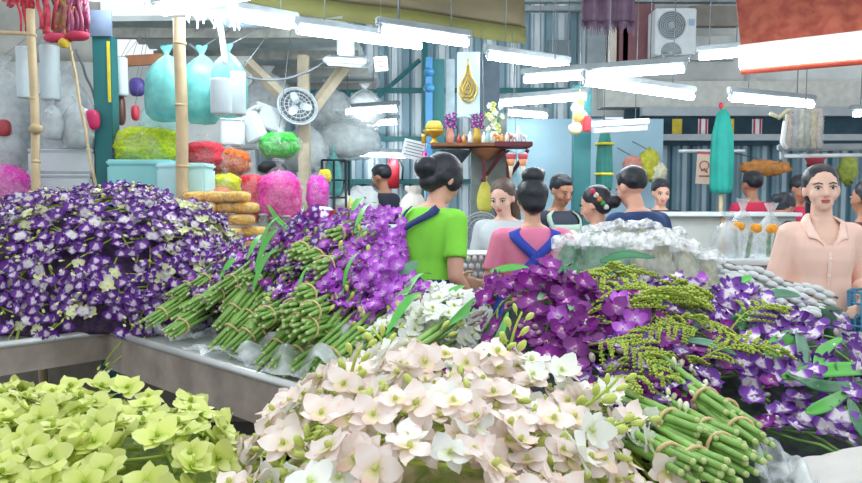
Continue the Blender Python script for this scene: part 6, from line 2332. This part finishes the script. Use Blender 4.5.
# magenta foil tassel and the paper sign
q = W(425, 176, 5.1)
root = thing('foil_tassel', 'magenta foil tassel hanging beside the tilted paper notice', 'tassel', W(426, 150, 5.1))
b = MB(); b.lathe([(0.004, 0.17), (0.02, 0.15), (0.03, 0.09), (0.055, 0.03), (0.06, 0.0), (0.004, 0.0)], q, 16, fn=lambda t, z: 1 + 0.15 * math.sin(7 * t)); b.build('foil', mat('magenta_foil', '#c22a86', 0.3, metal=0.4, vary=0.3, scale=30), root)
b = MB(); b.tube([q + Vector((0, 0, 0.17)), q + Vector((0.01, 0, 0.28))], 0.003, 4); b.build('string', WIRE, root)
b = MB(); b.tube([q + Vector((0, 0, 0.0)), q + Vector((0, 0, -0.16))], 0.006, 6); b.build('stick', WHITEM, root)
q = W(414, 150, 5.15)
root = thing('paper_notice', 'tilted white paper notice with lines of grey print beside the altar shelf', 'sign', q)
MN = Euler((0.1, 0.22, 0.2)).to_matrix()
b = MB(); b.box(q, (0.16, 0.004, 0.13), MN); b.build('sheet', mat('paper', '#dfe6e8', 0.8, vary=0.03), root)
b = MB()
for k in range(5):
    b.box(q + MN @ Vector((0.0, -0.004, 0.045 - 0.021 * k)), (0.13 - 0.02 * (k % 2), 0.002, 0.006), MN)
b.build('print', mat('grey_print', '#6f7f88', 0.8), root)
b = MB(); b.tube([q + MN @ Vector((0, 0, 0.065)), q + Vector((0, 0, 0.16))], 0.002, 4); b.build('string', WIRE, root)
# small printed tag on wires by the square lamp
q = W(381, 64, 5.2)
root = thing('hanging_tag', 'small white tag with red print hanging under the long strip light', 'sign', q)
b = MB(); b.box(q, (0.09, 0.01, 0.10), Euler((0, -0.1, 0.1)), 0.003); b.build('card', mat('paper', '#dfe6e8'), root)
b = MB()
for k in range(2):
    b.box(q + Vector((-0.005, -0.008, 0.015 - 0.03 * k)), (0.05, 0.002, 0.012))
b.build('print', mat('faded_red_print', '#c2605c', 0.8), root)
b = MB(); b.tube([q + Vector((0, 0, 0.05)), q + Vector((0, 0, 0.55))], 0.002, 4); b.build('string', WIRE, root)

# orange and white hanging charm with a red pocket
q = W(580, 112, 5.3)
root = thing('hanging_charm', 'orange and white spired charm with a red pocket hanging before the dark pillar', 'ornament', q)
b = MB(); b.lathe([(0.002, 0.16), (0.012, 0.09), (0.03, 0.05), (0.004, 0.045)], q, 14); b.build('spire', mat('charm_yellow', '#e8b84a', 0.5), root)
b = MB(); b.ellipsoid(q + Vector((-0.02, 0, 0.03)), (0.045, 0.03, 0.035), 14, 8, None, lambda t: 1 + 0.2 * noise.noise(t * 4)); b.build('white_petals', WHITEM, root)
b = MB(); b.ellipsoid(q + Vector((0.0, 0, -0.03)), (0.05, 0.03, 0.05), 14, 8, None, lambda t: 1 + 0.25 * noise.noise(t * 4)); b.build('orange_body', mat('charm_orange', '#e89a5c', 0.5), root)
b = MB(); b.ellipsoid(q + Vector((-0.03, 0, -0.115)), (0.05, 0.03, 0.045), 14, 8, None, lambda t: 1 + 0.25 * noise.noise(t * 5)); b.build('cream_tail', mat('charm_cream', '#ead6ac', 0.5), root)
b = MB(); b.box(q + Vector((0.045, -0.02, -0.085)), (0.06, 0.03, 0.115), None, 0.012); b.build('red_pocket', RED, root)
b = MB(); b.tube([q + Vector((0, 0, 0.15)), Vector((q.x, q.y, 3.73))], 0.002, 4); b.build('string', WIRE, root)

# ------------------------------------------------------------------ right background
# air conditioner's outdoor unit
p, q = W(655, 55, 8.4), W(697, 8, 8.4)
cx, cz, w, h = (p.x + q.x) / 2, (p.z + q.z) / 2, q.x - p.x, q.z - p.z
root = thing('outdoor_unit', 'white air conditioner outdoor unit with a round grey grille high on the wall', 'air conditioner', (cx, 8.4, p.z))
b = MB(); b.box((cx, 8.55, cz), (w, 0.3, h), None, 0.012); b.build('casing', WHITEM, root)
for k, (dz, r) in enumerate(((0.07, 0.15), (-0.235, 0.11))):
    b = MB()
    c = Vector((cx - 0.05, 8.395, cz + dz))
    ringsr = [r * f for f in (0.25, 0.4, 0.55, 0.7, 0.85, 1.0)]
    for rad in ringsr:
        pts = [c + Vector((rad * math.cos(t), 0, rad * math.sin(t))) for t in [2 * PI * i / 26 for i in range(27)]]
        pts = [t for t in pts if t.z > p.z + 0.01]
        b.tube(pts, 0.009, 5)
    b.ellipsoid(c, (0.035, 0.012, 0.035), 12, 6)
    b.build('grille', GREYM, root)
    b = MB(); pts = [c + Vector((r * math.cos(t), 0.003, r * math.sin(t))) for t in [2 * PI * i / 28 for i in range(28)]]
    pts = [Vector((t.x, t.y, max(t.z, p.z + 0.01))) for t in pts]
    n = b.add(pts); b.face(list(range(n, n + 28))); b.build('fan_opening', mat('fan_dark', '#4a5054'), root)
b = MB(); b.box((cx + 0.17, 8.39, cz + 0.1), (0.06, 0.012, 0.07), None, 0.003); b.build('badge', mat('badge_blue', '#a9bfd6', 0.4), root)
for dx in (-0.15, 0.15):
    b = MB(); b.box((cx + dx, 8.6, p.z - 0.02), (0.03, 0.5, 0.04)); b.build('bracket', GREYM, root)

# dark fringed curtain at the top
a, c = W(583, -12, 6.0), W(634, 24, 6.0)
root = thing('fringed_curtain', 'dark plum fringed curtain hanging from the hall roof', 'curtain', ((a.x + c.x) / 2, 6.0, a.z))
b = MB(); b.sheet(lambda u, v: (a.x + (c.x - a.x) * u, 6.0 + 0.03 * math.sin(u * 22), c.z + (a.z - c.z + 0.6) * v), 30, 4, 0.008); b.build('cloth', mat('plum_cloth', '#5a4658', 0.9, vary=0.25, scale=12), root)
rr = random.Random(4)
b = MB()
for k in range(40):
    x = a.x + (c.x - a.x) * k / 39
    b.tube([(x, 6.0 + 0.03 * math.sin(k / 39 * 22), c.z + 0.02), (x + rr.uniform(-.012, .012), 6.0, c.z - rr.uniform(0.02, 0.10))], [0.012, 0.003], 4)
b.build('fringe', mat('plum_cloth', '#5a4658'), root)


# folded umbrellas
def umbrella(label, px, y0, y1, y, wpx, m, ties=False):
    p, q = W(px, y1, y), W(px, y0, y)
    h = q.z - p.z
    r = S(wpx, y) / 2
    root = thing('folded_umbrella', label, 'umbrella', p)
    b = MB(); b.lathe([(r * 0.15, 0.0), (r * 0.8, 0.01), (r, h * 0.08), (r * 1.02, h * 0.4), (r * 0.9, h * 0.7), (r * 0.55, h * 0.93), (r * 0.12, h)], p, 40, fn=lambda t, z: 1 + 0.10 * math.sin(8 * t + z)); b.build('canopy', m, root)
    b = MB(); b.tube([(p.x, p.y, 0.0), (p.x, p.y, q.z)], 0.018, 10); b.build('pole', BAMBOO, root)
    b = MB(); b.ellipsoid(q + Vector((0, 0, 0.02)), (0.02, 0.02, 0.03), 10, 6); b.build('finial', RED, root)
    if ties:
        for f in (0.28, 0.75):
            b = MB(); b.tube([p + Vector((math.cos(t) * r * 1.03, math.sin(t) * r * 1.03, h * f)) for t in [2 * PI * i / 20 for i in range(21)]], 0.014, 6); b.build('tie', YELLOW, root)
    return root


TEAL = mat('teal_canvas', '#1f9a8c', 0.7, vary=0.15, scale=6)
umbrella('folded teal umbrella with a red tip standing before the shutters', 721, 108, 194, 6.6, 21, TEAL)
umbrella('folded green umbrella with yellow ties beside the dark pillar', 604, 128, 192, 6.7, 16, mat('green_canvas', '#2f7a70', 0.7, vary=0.15), True)
# calendar and its rail
a, c = W(679, 151, 7.6), W(745, 151, 7.6)
pole('hanging_rail', 'thin white rail crossing behind the teal umbrella with the calendar on it', a, c, 0.016, WHITEM, 0, 'rail')
p, q = W(696, 184, 7.55), W(712, 153, 7.55)
root = thing('wall_calendar', 'cream paper calendar with a small red drawing beside the teal umbrella', 'calendar', ((p.x + q.x) / 2, 7.55, p.z))
MC = Matrix.Rotation(0.05, 3, 'Y')
cc = Vector(((p.x + q.x) / 2, 7.55, (p.z + q.z) / 2))
b = MB(); b.box(cc, (q.x - p.x, 0.01, q.z - p.z), MC); b.build('page', mat('cream_paper', '#dccbb6', 0.8, vary=0.05), root)
b = MB()
b.tube([cc + Vector((0.045 * math.cos(t), -0.009, 0.03 + 0.045 * math.sin(t))) for t in [2 * PI * i / 16 for i in range(17)]], 0.006, 5)
b.tube([cc + Vector((-0.03, -0.009, -0.02)), cc + Vector((0, -0.009, 0.0)), cc + Vector((0.03, -0.009, -0.04))], 0.008, 5)
b.tube([cc + Vector((-0.05, -0.009, -0.075)), cc + Vector((0.05, -0.009, -0.075))], 0.008, 5)
b.build('drawing', mat('calendar_red', '#b8605c', 0.8), root)
b = MB(); b.box(cc + Vector((0.005, -0.003, (q.z - p.z) / 2)), (q.x - p.x, 0.014, 0.025), MC); b.build('binding', mat('calendar_red', '#b8605c'), root)
# pennants on the beam
for k, (px, col, lab) in enumerate(((677, '#c9b43c', 'yellow pennant between grey beams, farthest from the teal umbrella'), (729, '#c9b43c', 'yellow pennant between grey beams right beside the teal umbrella'),
                                    (703, '#d6dce0', 'striped red and white pennant between the yellow pennants'), (757, '#d6dce0', 'striped red and white pennant past the yellow ones'))):
    p, q = W(px - 5, 134, 8.57), W(px + 5, 119, 8.57)
    root = thing('pennant', lab, 'flag', ((p.x + q.x) / 2, 8.57, p.z))
    b = MB(); b.box(((p.x + q.x) / 2, 8.57, (p.z + q.z) / 2), (q.x - p.x, 0.01, q.z - p.z)); b.build('cloth', mat('pennant' + col[1:], col, 0.8), root)
    if k > 1:
        for dx in (-0.035, 0.035):
            b = MB(); b.box(((p.x + q.x) / 2 + dx, 8.562, (p.z + q.z) / 2), (0.02, 0.006, q.z - p.z)); b.build('stripe', mat('pennant_red', '#b8404c', 0.8), root)
    b = MB(); b.tube([((p.x + q.x) / 2, 8.57, q.z), ((p.x + q.x) / 2, 8.58, q.z + 0.10)], 0.004, 4); b.build('string', WIRE, root)
# bag of printed sheets
p, q = W(803, 150, 4.9), W(803, 106, 4.9)
root = thing('sheet_bundle', 'bag of rolled printed sheets standing on the white unlit strip light', 'bundle', p)
w = S(36, 4.9)
cols = ('#cfc4b4', '#b9c4cc', '#cfd6c6', '#b9c9c4', '#d6cfae', '#c9c2b8')
for k in range(6):
    x = -w / 2 + w * (k + 0.5) / 6
    b = MB(); b.lathe([(0.004, 0.012), (w / 11, 0.012), (w / 11, q.z - p.z - 0.02), (0.004, q.z - p.z - 0.02)], p + Vector((x, 0.0, 0)), 12)
    b.build('printed_sheet', mat('sheet%d' % k, cols[k], 0.7, vary=0.25, scale=40), root)
b = MB(); b.lathe([(w * 0.50, 0.005), (w * 0.56, 0.03), (w * 0.55, q.z - p.z - 0.05), (w * 0.42, q.z - p.z)], p, 28, sy=0.35, fn=lambda t, z: 1 + 0.03 * math.sin(9 * t)); b.build('film', film('bundle_film', '#e9ecec', 0.2, 0.15, 12, 0.15), root)
b = MB(); b.tube([p + Vector((-w * 0.5, -0.02, q.z - p.z - 0.03)), p + Vector((-w * 0.75, -0.03, q.z - p.z - 0.08)), p + Vector((-w * 1.0, -0.03, q.z - p.z - 0.05))], 0.014, 8); b.build('handle', mat('cream_handle', '#d8d8b0', 0.5), root)
b = MB(); b.tube([p + Vector((-w * 0.55, -0.02, q.z - p.z - 0.10)), p + Vector((-w * 0.62, -0.02, 0.05)), p + Vector((-w * 0.5, -0.02, 0.005))], 0.016, 8); b.build('white_strip', WHITEM, root)
# white low counter by the shutters
p, q = W(688, 246, 6.2), W(742, 216, 6.2)
root = thing('white_counter', 'low white counter with a wooden edge in front of the shutters', 'counter', ((p.x + q.x) / 2, 6.2, 0))
b = MB(); b.box(((p.x + q.x) / 2 + 0.1, 6.3, q.z / 2), (q.x - p.x + 0.6, 0.4, q.z)); b.build('carcass', mat('counter_white', '#c4cac4', 0.6, vary=0.05), root)
b = MB(); b.box(((p.x + q.x) / 2 + 0.1, 6.28, q.z + 0.015), (q.x - p.x + 0.66, 0.46, 0.03), None, 0.004); b.build('counter_top', WHITEM, root)
b = MB(); b.box(((p.x + q.x) / 2 + 0.02, 6.09, q.z / 2), (0.04, 0.02, q.z)); b.build('wooden_trim', BAMBOO, root)
# bunches hung on the shutter
for k, (px, py, h, col, lab) in enumerate(((649, 165, 32, '#b9b83c', 'yellow green dried bunch hanging by the blue wall edge'), (657, 172, 20, '#d8d8b8', 'pale dried bunch hanging beside the yellow green one'), (765, 168, 16, '#c98a4c', 'amber dried bunch above the crimson vest'),
                                          (815, 160, 14, '#a83a4a', 'red bunch hanging behind the unlit strip light'), (848, 170, 30, '#9aa84a', 'olive bunch hanging over the plaid shoulder'), (633, 165, 18, '#c98a7c', 'small pink bunch hanging on the blue wall'))):
    y = 7.4 if px < 700 else 8.2
    p = W(px, py, y)
    root = thing('dried_bunch', lab, 'dried flowers', p)
    r = S(h, y) / 2
    b = MB(); b.ellipsoid(p, ((0.10 if col != '#c98a4c' else 0.28), 0.06, r), 18, 14, None, lambda t: 1 + 0.35 * noise.noise(t * 4 + Vector((k, 0, 0)))); b.build('flowers', mat('dried' + col[1:], col, 0.8, vary=0.3, scale=20, bump=0.6), root)
    b = MB(); b.tube([p + Vector((0, 0, r * 0.9)), Vector((p.x, 8.04 if y < 8 else 9.01, p.z + r + 0.12))], 0.006, 5); b.build('string', WIRE, root)
# fire extinguisher on the far wall
q = W(393, 172, 9.0)
root = thing('fire_extinguisher', 'red fire extinguisher on the far wall beside the man in the black vest', 'extinguisher', q - Vector((0, 0, 0.22)))
b = MB(); b.lathe([(0.02, -0.20), (0.075, -0.19), (0.08, 0.08), (0.05, 0.14), (0.03, 0.2)], q, 18); b.build('cylinder', RED, root)
b = MB(); b.box(q + Vector((0, 0, 0.22)), (0.14, 0.06, 0.05), None, 0.01); b.tube([q + Vector((0.06, 0, 0.2)), q + Vector((0.12, -0.02, 0.05)), q + Vector((0.11, -0.02, -0.1))], 0.012, 6); b.build('valve', DARKM, root)
b = MB(); b.tube([q + Vector((0, 0.1, 0.0)), q + Vector((0, 0.5, 0.0))], 0.02, 6); b.build('bracket', GREYM, root)
# dark wire rack with bottles on the far side
q = W(345, 215, 6.0)
root = thing('wire_rack', 'black wire rack beyond the pink petal bag', 'rack', (q.x, 6.0, 0))
a, c = W(322, 160, 6.0), W(346, 214, 6.0)
b = MB()
for x in (a.x, (a.x + c.x) / 2, c.x):
    b.tube([(x, 6.0, 0), (x, 6.0, a.z)], 0.010, 6); b.tube([(x, 6.25, 0), (x, 6.25, a.z)], 0.010, 6)
for z in (a.z, a.z - 0.16, a.z - 0.30, c.z):
    b.tube([(a.x, 6.0, z), (c.x, 6.0, z)], 0.009, 6); b.tube([(a.x, 6.25, z), (c.x, 6.25, z)], 0.009, 6)
b.build('frame', DARKM, root)
tag(move(bag_mesh(0.14, 0.40, 0.12, 51.0), W(334, 196, 6.1)).build('plastic_bag', BAG_TEAL), 'small teal bag hanging in the black wire rack', 'bag')
for k, (px, y, s_, lab) in enumerate(((352, 6.3, 0.20, 'pale bundle on the far counter nearest the wire rack'), (362, 6.4, 0.24, 'white bundle on the far counter before the man in the black vest'), (346, 6.15, 0.16, 'grey bundle on the far counter beneath the wire rack'))):
    q = W(px, 216, y)
    b = MB(); b.ellipsoid(q + Vector((0, 0, s_ * 0.5)), (s_ * 0.6, s_ * 0.4, s_ * 0.55), 18, 12, None, lambda t: 1 + 0.3 * noise.noise(t * 3 + Vector((k, 0, 0))))
    tag(b.build('wrapped_bundle', mat('white_bundle', '#d6dad8')), lab, 'bundle')
p = W(355, 218, 6.3)
b = MB(); b.box((p.x, 6.4, p.z / 2), (0.5, 0.5, p.z))
tag(b.build('far_counter', WHITEM), 'white counter far back under the pale bundles', 'counter')
q = W(351, 208, 6.0)
b = MB(); b.lathe([(0.002, -0.06), (0.03, -0.06), (0.032, 0.02), (0.014, 0.06), (0.014, 0.08), (0.002, 0.08)], q, 14)
tag(b.build('squeeze_bottle', mat('bottle_yellow', '#d6d84a', 0.4)), 'yellow green squeeze bottle before the far pale bundles', 'bottle')

# ---- second level: pieces that belong to a part rather than to the whole thing
SUBS = {'collar': 'shirt', 'cuff': 'shirt', 'placket': 'shirt', 'button': 'placket', 'hair_tie': 'hair', 'hair_flower': 'hair', 'apron_strap': 'apron', 'iris': 'eye',
        'lamp_holder': 'housing', 'wire': 'housing', 'badge': 'casing', 'drawing': 'page', 'binding': 'page', 'finial': 'pole', 'tie': 'canopy', 'print': 'sheet', 'emblem_ground': 'board', 'stripe': 'cloth',
        'rim': 'apron', 'fringe': 'cloth', 'yellow_tape': 'shaft', 'node': 'shaft', 'midrib': 'blade', 'core_tube': 'paper'}
kind = lambda o: o.name.split('.')[0]
for root in [o for o in bpy.data.objects if o.parent is None and o.type == 'EMPTY']:
    ch = list(root.children)
    for o in ch:
        want = SUBS.get(kind(o))
        if want == 'placket':
            want = 'shirt'
        if not want or (want == 'apron' and kind(root) == 'person' and not any(kind(c) == 'apron' for c in ch)):
            continue
        host = [c for c in ch if kind(c) == want]
        if kind(o) == 'iris':
            host = [min(host, key=lambda c: (c.data.vertices[0].co - o.data.vertices[0].co).length)]
        if kind(o) == 'rim' and kind(root) not in ('tray_table', 'long_table'):
            continue
        if host:
            o.parent = host[0]
            o.matrix_parent_inverse = Matrix.Identity(4)
            o.matrix_basis = Matrix.Identity(4)
